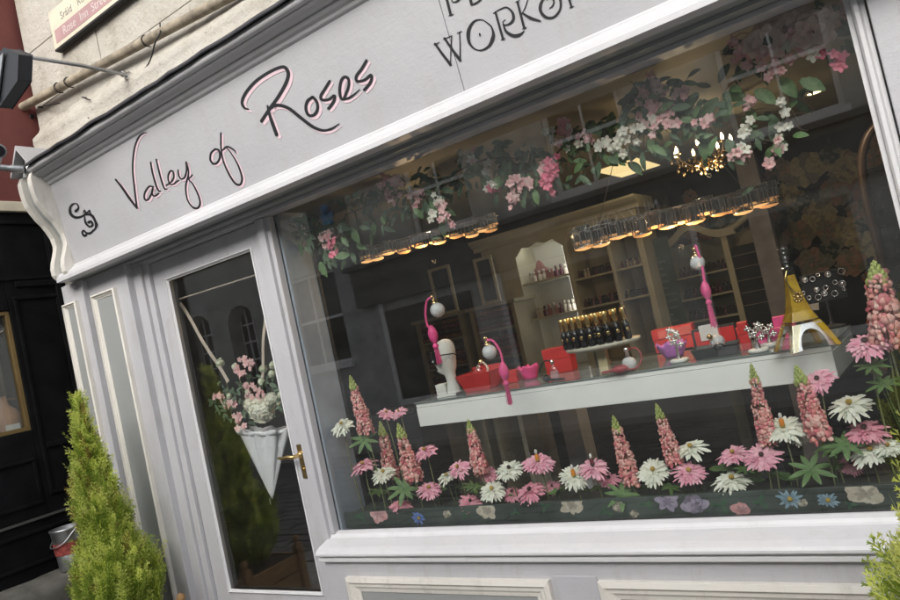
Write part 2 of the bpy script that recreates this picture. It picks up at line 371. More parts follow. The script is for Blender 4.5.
# --- door leaf
mb = MB()
yd = -.036
mb.box((-3.118,yd,.30),(-3.016,-.002,2.113)); mb.box((-2.368,yd,.30),(-2.303,-.002,2.113))
mb.box((-3.016,yd,2.010),(-2.368,-.002,2.113)); mb.box((-3.016,yd,.02),(-2.368,-.002,.430)); mb.box((-3.118,yd,.02),(-3.016,-.002,.30)); mb.box((-2.368,yd,.02),(-2.303,-.002,.30))
door = mb.build('door', PAINT, SF, bev=.0025)
mb = MB(); framed_panel(mb, -3.018, -2.366, .428, 2.012, -.030, .014, .012); mb.build('door_bead', SILLP, door)
mb = MB(); mb.box((-3.010,-.019,.436),(-2.374,-.013,2.004)); mb.build('door_glass', GLASS, door)
hp = at(303, 461, yd)
mb = MB(); mb.box((hp.x-.014,yd-.007,hp.z-.075),(hp.x+.014,yd-.0003,hp.z+.075)); mb.tube([(hp.x,yd-.005,hp.z+.03),(hp.x,yd-.045,hp.z+.03),(hp.x-.010,yd-.052,hp.z+.03),(hp.x-.035,yd-.053,hp.z+.034),(hp.x-.075,yd-.050,hp.z+.030),(hp.x-.10,yd-.045,hp.z+.033)], [.010,.009,.009,.008,.007,.006], 10)
mb.lathe([(.016,0),(.016,.006),(.009,.012)], (hp.x,yd-.007,hp.z+.03), (0,-1,0), 14); mb.lathe([(.006,0),(.006,.004)], (hp.x,yd-.007,hp.z-.035), (0,-1,0), 10)
mb.build('door_handle', BRASS, door)
kp = at(287, 358, yd); mb = MB(); mb.lathe([(.013,0),(.013,.004),(.008,.008),(.002,.0085)], (kp.x, yd-.0003, kp.z), (0,-1,0), 16); mb.build('door_lock', BRASS, door)
mb = MB(); mb.box((-3.16,-.10,-.0),(-2.30,-.04,.019)); mb.build('door_step', STEEL, SF)
# --- window glass, sill, stall riser
mb = MB(); mb.box((-2.2275,-.003,.706),(.0265,.003,2.1205)); mb.build('window_glass', GLASS, SF)
mb = MB()
mb.prism([(.0,.7045),(-.012,.7045),(-.030,.698),(-.036,.688),(-.042,.683),(-.060,.680),(-.105,.668),(-.128,.657),(-.134,.648),(-.134,.640),(-.126,.634),(-.112,.633),(-.112,.629),(-.122,.625),(-.122,.612),(-.112,.607),(.0,.607)], 'x', -2.262, 1.2)
sill = mb.build('window_sill', SILLP, SF, bev=.0012)
mb = MB(); mb.box((-2.250,-.100,.0),(1.2,-.0,.6065))
xb0, xb1 = at(552,573,-.105).x, at(595,573,-.105).x
riser = mb.build('stall_riser', PAINT, SF, bev=.002)
mb = MB(); mb.box((xb0,-.106,.05),(xb1,-.1003,.557)); mb.build('applied_block', PAINT, riser, bev=.002)
for x0, x1 in ((-2.135,-1.192),(-1.012,.30)):
    mb = MB(); framed_panel(mb, x0, x1, .12, .545, -.1005, .062, .020); mb.build('panel_frame', TRIM, riser, bev=.001)
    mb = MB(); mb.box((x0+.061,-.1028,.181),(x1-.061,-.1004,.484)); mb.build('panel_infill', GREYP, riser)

# ------------------------------------------------------------------ lettering on the board
def ribbon(mb, pts, ws, off, th, mi=0, shift=(0,0), closed=False):
    """pts in photo pixels along the stroke, ws half widths in pixels; laid on the board, th thick"""
    P = cr([(p[0]+shift[0], p[1]+shift[1], 0) for p in pts], 7); k = len(P)
    wk = [ws[min(len(ws)-1, int(i/(k-1)*(len(ws)-1)))]*(1-((i/(k-1)*(len(ws)-1))%1)) + ws[min(len(ws)-1, int(i/(k-1)*(len(ws)-1))+1)]*((i/(k-1)*(len(ws)-1))%1) for i in range(k)]
    L = []; Rr = []
    for i in range(k):
        d = (P[min(i+1,k-1)]-P[max(i-1,0)]).normalized(); nrm = Vector((-d.y, d.x, 0))
        L.append(P[i]+nrm*wk[i]); Rr.append(P[i]-nrm*wk[i])
    # rounded ends
    d0 = (P[0]-P[1]).normalized(); d1 = (P[-1]-P[-2]).normalized()
    ring0 = [P[0]+Vector((-d0.y*math.sin(a)+d0.x*math.cos(a), d0.x*math.sin(a)+d0.y*math.cos(a),0))*wk[0] for a in [(-.5+j/6)*math.pi for j in range(7)]]
    for s0, s1 in ((off, off+th),):
        vs = [onf(p.x,p.y,s1) for p in L]+[onf(p.x,p.y,s1) for p in Rr]+[onf(p.x,p.y,s0) for p in L]+[onf(p.x,p.y,s0) for p in Rr]
        fs = []
        for i in range(k-1):
            fs += [(i,i+1,k+i+1,k+i), (i,2*k+i,2*k+i+1,i+1), (k+i,k+i+1,3*k+i+1,3*k+i)]
        mb.add(vs, fs, mi)
    for c, w in ((P[0],wk[0]),(P[-1],wk[-1])):
        vs = [onf(c.x+w*math.cos(a*math.pi/6), c.y+w*math.sin(a*math.pi/6), off+th*1.02) for a in range(12)]
        mb.add(vs, [tuple(range(12))], mi)
def Z(ox, oy, s): return lambda pts: [(ox+x/s, oy+y/s) for x, y in pts]
zA, zB, zC = Z(60,120,5), Z(230,50,6), Z(420,0,5)
script = [
 (zA([(278,298),(305,330),(345,388),(384,440)]), [.9,1.2,1.3,1.0]),
 (zA([(384,440),(372,340),(363,240),(370,150),(388,92),(412,66),(433,64)]), [.9,.9,.8,.8,.6,.4]),
 (zA([(466,334),(445,332),(424,362),(422,392),(437,400),(455,372),(465,338),(460,368),(472,380),(492,366)]), [.8,.8,.9,.8,.7]),
 (zA([(453,212),(462,262),(478,320),(492,352),(502,356)]), [.8,.9,.7]),
 (zA([(481,197),(492,245),(508,305),(522,342),(534,345)]), [.8,.9,.7]),
 (zA([(530,326),(552,312),(568,285),(565,258),(550,256),(540,282),(546,314),(562,322),(592,300)]), [.6,.8,.8,.6]),
 (zA([(590,250),(594,278),(606,294),(622,286),(632,252),(630,210)]), [.7,.8,.8]),
 (zA([(630,210),(642,262),(628,330),(636,395),(662,434),(688,440),(700,415),(690,372),(664,320),(644,296),(662,272)]), [.8,.7,.7,1.1,.8,.7,.4]),
 (zA([(775,145),(755,165),(752,200),(770,219),(790,208),(800,180),(793,150),(775,145)]), [.9,1.1,.9]),
 ([(220.8,133),(221,147),(223,160),(229,174),(235,183),(240,184.5),(242,178),(238,165),(231,153),(226,147)], [.8,.8,.9,1.1,1.0,.7,.5]),
 ([(222,150.5),(227,146.5),(234,150),(236,153)], [.6,.9,.4]),
 (zB([(110,356),(85,345),(72,310),(92,258),(150,190),(230,135),(300,104),(332,106),(350,142),(335,200),(290,280),(240,350),(190,425)]), [.7,1.3,1.3,1.4,1.5,1.6,1.7,1.6,1.6]),
 (zB([(225,335),(235,380),(255,440),(280,508)]), [.9,1.3,1.6,1.6]),
 (zB([(240,352),(268,333),(312,334),(362,356),(430,410),(500,462),(560,482),(610,470),(655,440)]), [1.3,1.5,1.5,1.5,1.4,1.0,.3]),
 (zB([(492,284),(464,306),(455,350),(470,388),(500,391),(524,358),(522,315),(500,285),(490,284)]), [1.3,1.4,1.3]),
 (zB([(597,185),(570,230),(545,272),(552,298),(592,296),(624,274),(628,292),(610,325),(590,350)]), [1.1,1.3,1.3,1.2]),
 (zB([(682,290),(708,225),(712,178),(690,161),(668,182),(658,240),(668,290),(700,292),(740,268),(778,235)]), [1.0,1.3,1.4,1.4,1.0,.3]),
 (zB([(818,62),(790,110),(758,155),(762,186),(805,180),(842,150),(850,168),(835,202),(805,238)]), [1.2,1.3,1.3,1.2])]
mb = MB()
for wd_, a, b_, sh in (('Valley',0,8,(1.9,1.3)),('of',8,11,(2.0,1.4)),('Roses',11,18,(3.0,2.2))):
    mb = MB()
    for pts, ws in script[a:b_]: ribbon(mb, pts, [w*1.1 for w in ws], .0012, .0006, 0, sh)
    tag(mb.build('lettering_shadow', PINKI, fascia), 'pale pink shadow of the handwritten word '+wd_)
    mb = MB()
    for i, (pts, ws) in enumerate(script[a:b_]): ribbon(mb, pts, [w*(1.12 if wd_ == 'Roses' else 1.02) for w in ws], .0020+.00015*(i%4), .0006)
    tag(mb.build('script_word', INK, fascia), 'black handwritten word '+wd_)
caps = [
 ([(75,218),(112,270),(152,322)],[1.1,1.5]), ([(152,322),(154,250),(158,182)],[.5,.5]), ([(122,190),(160,245),(200,300)],[1.1,1.5]), ([(200,300),(200,230),(197,160)],[.7,.5]),
 ([(70,224),(96,210)],[.5,.4]), ([(117,196),(160,177)],[.4,.4]), ([(186,166),(208,155)],[.4,.4]),
 ([(345,120),(310,98),(270,106),(243,150),(244,205),(268,240),(305,250),(345,228),(366,180),(360,140),(345,120)],[.7,.4,1.1,1.9,1.2,.5,1.1,1.9,.9,.7]),
 ([(298,168),(299,176)],[.8,.8]),
 ([(377,60),(396,128),(415,194)],[1.1,1.3]), ([(366,66),(395,48),(432,36),(462,62),(466,96),(448,118),(424,124),(414,110),(426,98)],[.4,.6,.9,1.5,1.3,.7,.5,.4]), ([(416,122),(432,158),(468,178),(500,172),(521,154)],[.8,1.6,1.7,.4]), ([(406,198),(424,190)],[.4,.4]),
 ([(487,8),(504,75),(521,140)],[1.2,1.3]), ([(478,10),(498,0)],[.4,.4]), ([(512,144),(532,136)],[.4,.4]), ([(508,72),(528,30),(540,-10)],[.4,.5]), ([(512,64),(550,88),(600,104)],[.8,1.6,.9]),
 ([(625,-20),(603,20),(604,58),(632,86),(668,84),(698,50),(703,10),(690,-30),(660,-50)],[.8,1.6,1.5,1.0,1.0,1.4,1.2]), ([(648,40),(664,26),(668,2),(650,-12),(632,-4)],[.4,.9,.6]),
 ([(734,-50),(745,-8),(757,34)],[1.2,1.2]), ([(748,38),(768,30)],[.4,.4]), ([(742,0),(790,-24)],[.5,.5]),
 ([(118,-62),(136,5),(153,72)],[1.3,1.4]), ([(144,78),(166,70)],[.4,.4]), ([(112,-58),(150,-80),(190,-60),(200,-20),(184,6),(162,8),(158,-4)],[.5,1.3,1.4,.6,.5]),
 ([(228,-75),(244,-28),(258,20)],[1.3,1.4]), ([(256,22),(280,14),(304,-4)],[.6,.9,.7]),
 ([(330,-100),(346,-50),(362,-10)],[1.3,1.3])]
for lab_, a, b_ in (('lower line WORKSHOP', 0, 23), ('cut-off upper line', 23, len(caps))):
    mb = MB()
    for i, (pts, ws) in enumerate(caps[a:b_]): ribbon(mb, zC(pts), ws, .0012+.0002*(i%5), .0008)
    tag(mb.build('capital_lettering', INK, fascia), 'black ornamental capitals, '+lab_)
zO = Z(0,130,3.75)
orn = [(zO([(284,304),(294,292),(288,277),(272,278),(262,295),(266,316),(284,328),(306,324),(322,312)]),[1.2,.7,.5,.9,1.3,1.2,.9,.6]),
 (zO([(312,312),(316,300),(324,312),(336,300),(338,316),(352,322)]),[.3,.5,.9,.3,.8,.2]), (zO([(318,318),(340,318),(356,340),(358,366),(344,384)]),[.5,1.2,1.0,.8,.3]), (zO([(352,330),(364,352),(366,366)]),[.5,.3,.1]),
 (zO([(316,322),(320,346),(334,362),(346,356),(342,342),(332,346)]),[.4,.9,.8,.9,.7,1.2]), (zO([(350,372),(340,386),(324,386),(314,376),(308,384),(314,396),(322,394)]),[.3,1.0,.9,.5,.8,.9,1.1])]
mb = MB()
for i, (pts, ws) in enumerate(orn): ribbon(mb, pts, [w*1.15 for w in ws], .0012+.0002*(i%5), .0008)
tag(mb.build('scroll_ornament', INK, fascia), 'black curling scroll ornament beside the bracket')

# ------------------------------------------------------------------ stone upper storey
ST = thing('stone_building', 'weathered cream stone upper storey above the painted shopfront', 'building', (-1.2, .2, 2.8))
mb = MB()
XS = -3.965
zs = [2.86, 3.245, 3.575, 3.95, 4.35, 4.8, 5.3]; 
for r in range(len(zs)-1):
    x = XS; k = 0; step = 1.15
    while x < 3:
        x2 = min(3, x + (step*.62 if (r % 2 and k == 0) else step*(1+.1*math.sin(r*3+k)))); k += 1
        mb.box((x+.002,.008+rnd(0,.004),zs[r]+.0025), (x2-.002,.35,zs[r+1]-.0025)); x = x2
mb.box((XS+.01,.022,2.6),(3,.34,5.29), 0)
sw = mb.build('wall', STONE, ST, bev=.003)
mb = MB(); n_ = 90; prof = [(.012,2.800),(-.050,2.800),(-.062,2.835),(-.060,2.870),(-.045,2.895),(-.052,2.930),(-.050,2.965),(-.030,2.990),(-.012,3.01),(.006,3.05)]
vs = []
for i in range(n_+1):
    x = XS+.02+i*(3.0+3.9)/n_; tl = -.035*(x+3.9)
    for j, (y, z) in enumerate(prof):
        vs.append((x, y+.010*noise.noise((x*4,z*9,1))+.005*noise.noise((x*17,z*30,5)), z+tl*.35+.09+.006*noise.noise((x*5,z*5,9))))
k = len(prof); mb.add(vs, [(i*k+j, i*k+j+1, (i+1)*k+j+1, (i+1)*k+j) for i in range(n_) for j in range(k-1)], 0, True)
mb.add(vs[:k], [tuple(range(k))])
mb.build('string_course', STONE, ST)
# street name plate (words as far as the picture shows them)
def text(body, size, M, name, mt, parent, ext=.001, org=None, sx=1):
    cu = bpy.data.curves.new(name, 'FONT'); cu.body = body; cu.size = size; cu.extrude = ext; cu.align_x = 'LEFT'
    o = bpy.data.objects.new('tmp', cu); C.collection.objects.link(o)
    dg = bpy.context.evaluated_depsgraph_get(); me = bpy.data.meshes.new_from_object(o.evaluated_get(dg)); 
    bpy.data.objects.remove(o); me.transform(M @ Matrix.Diagonal((sx,1,1,1))); me.transform(Matrix.Translation(-ORG[parent.name]))
    me.materials.clear(); me.materials.append(mt); o = bpy.data.objects.new(name, me); C.collection.objects.link(o); o.parent = parent; ORG[o.name] = ORG[parent.name]
    return o
def facing(x, y, z, dirx=(1,0,0), upv=(0,0,1)):
    a = Vector(dirx); b_ = Vector(upv); c_ = a.cross(b_); mm = Matrix((a, b_, c_)).transposed().to_4x4(); mm.translation = (x,y,z); return mm
px0, pz0, pz1 = -3.585, 3.450, 3.665
NP = thing('street_name_plate', 'cream street name plate with a dusty pink lower band fixed on the stone wall', 'sign', (-3.2, .0, 3.45))
mb = MB(); mb.box((px0,-.030,pz0),(px0+1.25,.004,pz1)); pl_ = mb.build('plate', CREAMB, NP, bev=.002)
mb = MB(); mb.box((px0+.030,-.0312,pz0+.025),(px0+1.22,-.0302,pz0+.100)); mb.build('pink_band', mat('dusty_pink_band', (.40,.25,.25), .6), NP)
mb = MB(); mb.box((px0+.005,-.034,pz0-.012),(px0+1.25,.0,pz0-.0005)); mb.build('lower_lip', BLACKM, NP)
GL_ = mat('grey_letter', (.25,.24,.22), .6); PNK_ = mat('pale_letter', (.60,.52,.50), .6)
for w_, x_ in (('Rose',.11),('Inn',.285),('Street',.40)): text(w_, .066, facing(px0+x_,-.0315,pz0+.042), 'plate_word', PNK_, NP, .0006)
for w_, x_ in (('Sráid',.11),('Róis',.285),('Inn',.45)): text(w_, .060, facing(px0+x_,-.0305,pz0+.128), 'plate_word', GL_, NP, .0006)
# pipe run on the stone
p0, p1 = at(17,110,-.045), at(232,-5,-.045); dpp = p1-p0
mb = MB(); mb.tube([p0, p0+dpp*.33+Vector((0,.004,.003)), p0+dpp*.66, p1, p1+dpp*.8], .024, 14)
PI = thing('conduit_pipe', 'rusty cream-painted pipe running at a slant across the stone wall', 'pipe', p0); mb.build('pipe', mat('rusty_cream_paint', (.27,.23,.17), .7, 0, .45, 16, .5, 40), PI)
mb = MB(); mb.tube([p0+Vector((.005,.0,0)), p0+Vector((.0,.012,-.02)), p0+Vector((.03,.03,-.055)), p0+Vector((.07,.045,-.06))], .014, 8); mb.build('open_end', BLACKM, PI)
for q in (.245,.30,.67):
    c0 = p0+dpp*q; mb = MB(); mb.tube(cr([c0+Vector((0,.02,.024)), c0+Vector((0,-.008,.0265)), c0+Vector((0,-.0285,.0)), c0+Vector((.0,-.012,-.026)), c0+Vector((0,.02,-.026))],4), .0032, 6); mb.build('clip', BLACKM, PI)
for i, (a, b_) in enumerate((((38,107),(60,103)),((82,97),(90,100)),((84,115),(89,118)))):
    A, B = at(*a,-.02), at(*b_,-.05); mb = MB(); mb.tube([A+Vector((0,.03,0)), A, B], .0035, 6)
    tag(mb.build('wall_nail', BLACKM, loc=A), ['long rusty nail under the left end of the slanted pipe','short rusty nail between the pipe clips','bent rusty nail low on the stone moulding'][i], 'nail')
# floodlight on a long arm
FL = thing('floodlight', 'black boxy floodlight on a thin steel arm bracketed to the stone wall', 'floodlight', at(135,75,-.02))
wp = at(133,76,-.02); hd = at(14,78,-.56)
mb = MB(); mb.tube([wp+Vector((0,-.01,0)), at(80,65,-.30), at(29,57,-.52)], .0095, 10); mb.build('arm', STEEL, FL)
mb = MB(); mb.lathe([(.030,0),(.030,.01),(.018,.014),(.018,.045),(.024,.05),(.016,.07)], wp+Vector((0,.03,0)), (-.1,-1,-.05), 16); mb.ball(wp+Vector((-.01,-.045,.004)), .018, 12); mb.build('wall_bracket', SILVER, FL)
mb = MB(); mb.tube(cr([at(140,72,-.03), at(147,66,-.045), at(152,55,-.06), at(155,43,-.085), at(160,33,-.08), at(160,23,-.02)],5), .0035, 6); mb.build('cable', BLACKM, FL)
hp_ = [(-8,62),(4,48),(18,54),(17,80),(-2,108),(-14,98)]
va = [at(x,y,-.60) for x,y in hp_]; vb = [at(x,y,-.60)+Vector((.012,.055,.0)) for x,y in hp_]
mb = MB(); n_ = 6; mb.add(va+vb, [tuple(range(n_))]+[tuple(range(2*n_-1,n_-1,-1))]+[(i,(i+1)%n_,(i+1)%n_+n_,i+n_) for i in range(n_)]); mb.build('housing', mat('floodlight_housing', (.02,.022,.026), .45), FL, bev=.004)
va2 = [at(x,y,-.612) for x,y in [(-10,66),(3,52),(-3,102),(-12,94)]]; mb = MB(); mb.add(va2+[v+Vector((0,.008,0)) for v in va2], [(0,1,2,3),(4,7,6,5),(0,4,5,1),(1,5,6,2),(2,6,7,3),(3,7,4,0)]); mb.build('reflector_rim', STEEL, FL, bev=.002)
# security camera on the bracket cap
SC = thing('security_camera', 'small grey security camera on a bent arm fixed under the gabled bracket cap', 'camera', (xc, -.27, 2.76))
mb = MB(); mb.tube(cr([(xc,-.30,2.757),(xc-.02,-.35,2.762),(xc-.05,-.42,2.775),(xc-.11,-.52,2.79)],5), [.020]*6+[.016]*10, 10); mb.lathe([(.03,0),(.03,.012),(.02,.02)], (xc,-.277,2.757), (0,-1,0), 16); mb.build('arm', STEEL, SC)
cc = at(1,150,-.52); mb = MB(); mb.tube([cc+Vector((-.10,.03,.035)), cc+Vector((.018,-.02,-.012))], .034, 14); mb.build('body', mat('camera_shell', (.25,.26,.27), .35), SC, bev=.004)
mb = MB(); mb.tube([cc+Vector((.018,-.02,-.012)), cc+Vector((.030,-.025,-.017))], .026, 14); mb.build('lens', BLACK, SC)
mb = MB(); mb.tube([cc+Vector((-.06,.02,-.01)), cc+Vector((-.08,.01,-.05)),(xc-.11,-.52,2.79)], .012, 8); mb.build('knuckle', STEEL, SC)

# ------------------------------------------------------------------ neighbouring building (side wall faces right)
NB = thing('neighbour_building', 'neighbouring building with black ground floor, cream band and maroon upper wall', 'building', (-5.2, -.9, 0))
XN = -4.0; y0, y1, z0, z1 = -.70, -.325, 1.415, 2.075
mb = MB()
for a, b_ in (((-6.5,-.84,.66),(XN,y0,2.63)), ((-6.5,y1,.66),(XN,.2,2.63)), ((-6.5,y0,.66),(XN,y1,z0)), ((-6.5,y0,z1),(XN,y1,2.63))): mb.box(a, b_)
mb.box((XN-.001,y1+.05,2.20),(XN+.012,-.02,2.235)); mb.box((XN-.001,y1+.05,1.30),(XN+.012,-.02,1.33)); mb.box((XN+.0005,-.06,.70),(XN+.014,-.02,2.6))
framed = [(-.30,-.05,1.05,2.15),(-.80,-.05,2.24,2.58),(-.80,-.34,1.02,1.27),(-.80,-.05,.72,.90)]
for a_, b_, c_2, d_2 in framed:
    for q in (((XN+.0005,a_,c_2),(XN+.010,b_,c_2+.02)), ((XN+.0005,a_,d_2-.02),(XN+.010,b_,d_2)), ((XN+.0005,a_,c_2+.0205),(XN+.010,a_+.02,d_2-.0205)), ((XN+.0005,b_-.02,c_2+.0205),(XN+.010,b_,d_2-.0205))): mb.box(*q)
mb.build('black_wall', BLACKW, NB, bev=.004)
mb = MB(); mb.box((-6.5,-.852,.945),(XN+.012,.19,.957)); mb.build('string_line', mat('dull_grey_edge', (.07,.07,.068), .6), NB)
mb = MB(); mb.box((-6.5,-.86,2.632),(XN+.02,.0,2.690)); mb.build('cream_band', CREAMB, NB, bev=.004)
mb = MB(); mb.box((-6.5,-.84,2.691),(XN+.002,.2,7.5)); mb.build('maroon_wall', MAROON, NB)
mb = MB()
for a, b_ in (((XN-.05,y0,z0),(XN-.01,y1,z0+.022)), ((XN-.05,y0,z1-.022),(XN-.01,y1,z1)), ((XN-.05,y1-.022,z0+.022),(XN-.01,y1,z1-.022)), ((XN-.05,y0,z0+.022),(XN-.01,y0+.022,z1-.022))): mb.box(a, b_)
wn = mb.build('window', mat('tarnished_gilt', (.22,.15,.06), .45, .5), NB, bev=.002)
mb = MB(); mb.box((XN-.034,y0+.022,z0+.022),(XN-.030,y1-.022,z1-.022)); mb.build('pane', GLASS, wn)
mb = MB(); mb.box((XN-.36,y0,z0),(XN-.32,y1,z1)); mb.box((XN-.32,y0,z0),(XN-.055,y1,z0+.011)); mb.build('window_back', mat('tan_backing', (.40,.24,.12), .8), wn)
jp = (XN-.13, -.385, z0+.012)
JG = thing('terracotta_jug', 'brown terracotta bottle standing in the neighbouring gilt-framed window', 'jug', jp)
mb = MB(); mb.lathe([(.055,0),(.075,.03),(.078,.08),(.055,.12),(.028,.145),(.020,.19),(.026,.20)], jp, n=20); mb.build('body', mat('terracotta', (.42,.22,.11), .55), JG)
mb = MB(); mb.tube(cr([Vector(jp)+Vector((0,.02,.18)), Vector(jp)+Vector((0,.07,.17)), Vector(jp)+Vector((0,.07,.11))],5), .007, 8); mb.build('handle', mat('terracotta2', (.26,.12,.055), .55), JG)
mb = MB(); mb.box((XN-.050,-.43,z0+.023),(XN-.046,-.36,z0+.052)); tag(mb.build('price_card', WHITEM, loc=(XN-.05,-.40,z0+.023)), 'white price card leaning at the foot of the neighbouring window', 'card')
# rough stone plinth / ledge at the wall foot
mb = MB(); n_ = 26; vs = []; prof = [(XN-.02,.675),(XN+.10,.668),(XN+.185,.640),(XN+.195,.60),(XN+.195,0)]
for i in range(n_+1):
    y = -.86+1.02*i/n_
    for x, z in prof: vs.append((x+.006*noise.noise((y*9,z*9,2)), y, z-.015+.010*noise.noise((y*7,x*9,1)) if z > 0 else z))
k = len(prof); mb.add(vs, [(i*k+j, i*k+j+1, (i+1)*k+j+1, (i+1)*k+j) for i in range(n_) for j in range(k-1)], 0, True)
mb.add(vs[:k]+[(XN-.02,-.86,0)], [tuple(range(k+1))]); mb.add(vs[-k:]+[(XN-.02,.16,0)], [tuple(range(k,-1,-1))])
mb.build('stone_ledge', mat('dark_rough_stone', (.12,.115,.10), .9, 0, .35, 9, .9, 30), NB)
# tin pail standing on the ledge
tp = Vector((-3.895, -.30, .655)); TN = thing('tin_pail', 'battered galvanised tin pail with a red label behind the left cypress', 'pail', tp)
mb = MB(); mb.lathe([(.064,0),(.066,.006),(.072,.09),(.068,.095),(.070,.10),(.080,.205),(.084,.21),(.084,.218),(.078,.218),(.070,.12),(.062,.01)], tp, n=28); mb.build('body', STEEL, TN)
mb = MB(); mb.lathe([(.0745,.085),(.0782,.145)], tp, n=28, mi=0); mb.build('label_band', mat('faded_red_label', (.30,.06,.05), .6, 0, .5, 60), TN)
mb = MB(); mb.tube(cr([tp+Vector((-.084,0,.205)), tp+Vector((-.06,-.06,.15)), tp+Vector((0,-.092,.135)), tp+Vector((.06,-.06,.15)), tp+Vector((.084,0,.205))],6), .003, 6); mb.build('handle', STEEL, TN)

# ------------------------------------------------------------------ shop interior
ZC = 2.215
mb = MB(); mb.box((-6.2,.0,.02),(1.6,4.7,.14)); struct('floor', mb, WOODF)
mb = MB(); mb.box((-6.2,.02,ZC),(1.6,4.7,ZC+.15)); struct('ceiling', mb, CEIL)
mb = MB(); mb.box((-6.2,3.62,.14),(-1.35,3.72,ZC)); struct('wall_back', mb, WALLI)
mb = MB(); mb.box((-6.3,.02,.14),(-6.2,4.7,ZC)); struct('wall_left', mb, WALLI)
mb = MB(); mb.box((1.6,.0,0),(1.7,4.7,2.4)); struct('wall_right', mb, WALLI)
mb = MB(); mb.box((-6.2,.001,0),(-3.81,.05,2.6)); mb.box((-2.226,.02,.14),(1.6,.05,.60)); struct('wall_front', mb, WALLI)
# dark floral wallpaper wall
FWL = thing('floral_wallpaper', 'near-black wallpapered wall with big muted cream and pink blooms behind the shelf', 'wallpaper', (-.2, 3.3, .14))
mb = MB(); mb.box((-1.35,3.3,.14),(1.6,3.62,ZC)); mb.build('wall', mat('black_wallpaper', (.012,.014,.012), .8), FWL)
WP = [mat('bloom_cream', (.55,.50,.32), .8, 0, .3, 60), mat('bloom_blush', (.50,.33,.26), .8, 0, .3, 60), mat('bloom_grey', (.30,.29,.23), .8, 0, .3, 60), mat('bloom_leaf', (.05,.08,.045), .8, 0, .3, 60), mat('bloom_rust', (.32,.13,.07), .8, 0, .3, 60)]
mb = MB()
def bloom(mb, c, r, mi, layers=3, y=3.298):
    for L in range(layers):
        rr = r*(1-.28*L); n = 8-L; a0 = rnd(0,6.28)
        for k in range(n):
            a = a0+k*6.283/n; pc = Vector((c[0]+math.cos(a)*rr*.58, 0, c[1]+math.sin(a)*rr*.58)); pr = rr*rnd(.30,.50)
            yy = y-.0015-.002*L-.0002*k
            vs = [(pc.x+math.cos(b_)*pr*(1+.22*math.sin(3*b_+k*2)+.12*math.sin(7*b_+L)), yy-.001*math.cos(b_-a), pc.z+math.sin(b_)*pr*(1+.16*math.cos(4*b_))) for b_ in [j*6.283/11 for j in range(11)]]
            vs.append((pc.x, yy-.004, pc.z)); mb.add(vs, [(j,(j+1)%11,11) for j in range(11)], mi if (L+k) % 3 else (2 if mi != 2 else 1))
wx = [(805,170,.10,0),(848,170,.10,0),(835,192,.08,2),(860,188,.07,4),(785,195,.08,0),(765,220,.08,1),(818,215,.09,0),(845,232,.08,0),(800,235,.08,2),(875,215,.07,2),(780,170,.07,2),(750,240,.08,1),(690,225,.09,1),(720,215,.10,3),(663,215,.07,2),(735,262,.07,1),(815,262,.09,2),(850,262,.08,1),(868,245,.07,0),(888,265,.07,1),(790,215,.06,3),(830,250,.06,3),(700,240,.07,4),(830,155,.06,3),(870,160,.07,2),(858,212,.06,1),(828,232,.06,2),(805,200,.05,3),(880,140,.06,1),(760,190,.07,2),(775,182,.05,3)]
for x, y, r, mi in wx:
    p = at(x, y, 3.3); r *= 1.3; bloom(mb, (p.x, p.z), r, mi, 4)
    for k in range(3):
        a = rnd(0,6.28); q = Vector((p.x+math.cos(a)*r*1.15, 3.2965, p.z+math.sin(a)*r*1.15)); d = Vector((math.cos(a),0,math.sin(a)))*r*.5; e_ = Vector((-math.sin(a),0,math.cos(a)))*r*.16
        mb.add([q-d*.5, q+e_, q+d, q-e_], [(0,1,2,3)], 3)
for i in range(70):
    bloom(mb, (rnd(-1.3,1.5), rnd(.5,2.1)), rnd(.035,.06), random.choice([1,2,2,3,4]), 2, 3.2995)
mb.build('bloom_pattern', WP, FWL)
# side partition of the display window
mb = MB(); mb.box((-2.2275,.006,.60),(-2.2145,.178,2.135)); mb.box((-2.2275,.179,.60),(-2.2095,.195,2.135), 1)
pt = tag(mb.build('window_partition', [mat('cool_grey_board', (.33,.38,.46), .6), BLACKM], loc=(-2.22,.1,.6)), 'grey board partition with black edge closing the left side of the display window', 'partition')
mb = MB(); mb.box((-2.2135,.045,.695),(1.2,.285,.701)); mb.box((-2.21,.04,.60),(1.2,.29,.6945)); tag(mb.build('window_bed', CHAR, loc=(-1,.1,.6)), 'dark window bed under the row of artificial flowers', 'shelf')
# planter with printed floral band
PL = thing('flower_trough', 'long low dark trough with printed flowers that holds all the window blooms', 'planter', (-1.1, .08, .7015))
mb = MB(); mb.box((-2.205,.022,.7015),(.022,.036,.772)); mb.box((-2.205,.0365,.7015),(.022,.215,.755))
mb.build('trough', mat('dark_grey_green_print', (.055,.07,.062), .35, 0, .5, 6), PL, bev=.002)
pm_ = [petal_mat('print_pink', (.62,.28,.30), (.76,.50,.48)), petal_mat('print_blue', (.08,.15,.50), (.20,.30,.65)), petal_mat('print_cream', (.48,.42,.34), (.66,.60,.50)), petal_mat('print_green', (.03,.09,.05), (.07,.16,.08)), petal_mat('print_lilac', (.30,.25,.36), (.45,.40,.50)), petal_mat('print_sky', (.20,.34,.44), (.38,.50,.58))]
pm2_ = [petal_mat('print_shade', mul(c_,.62), mul(c_,.85)) for c_ in ((.68,.38,.40),(.14,.22,.55),(.52,.46,.38),(.05,.12,.06),(.34,.29,.40),(.26,.38,.48))]
pm3_ = [petal_mat('print_deep', mul(c_,.35), mul(c_,.6)) for c_ in ((.68,.38,.40),(.14,.22,.55),(.52,.46,.38),(.05,.12,.06),(.34,.29,.40),(.26,.38,.48))]
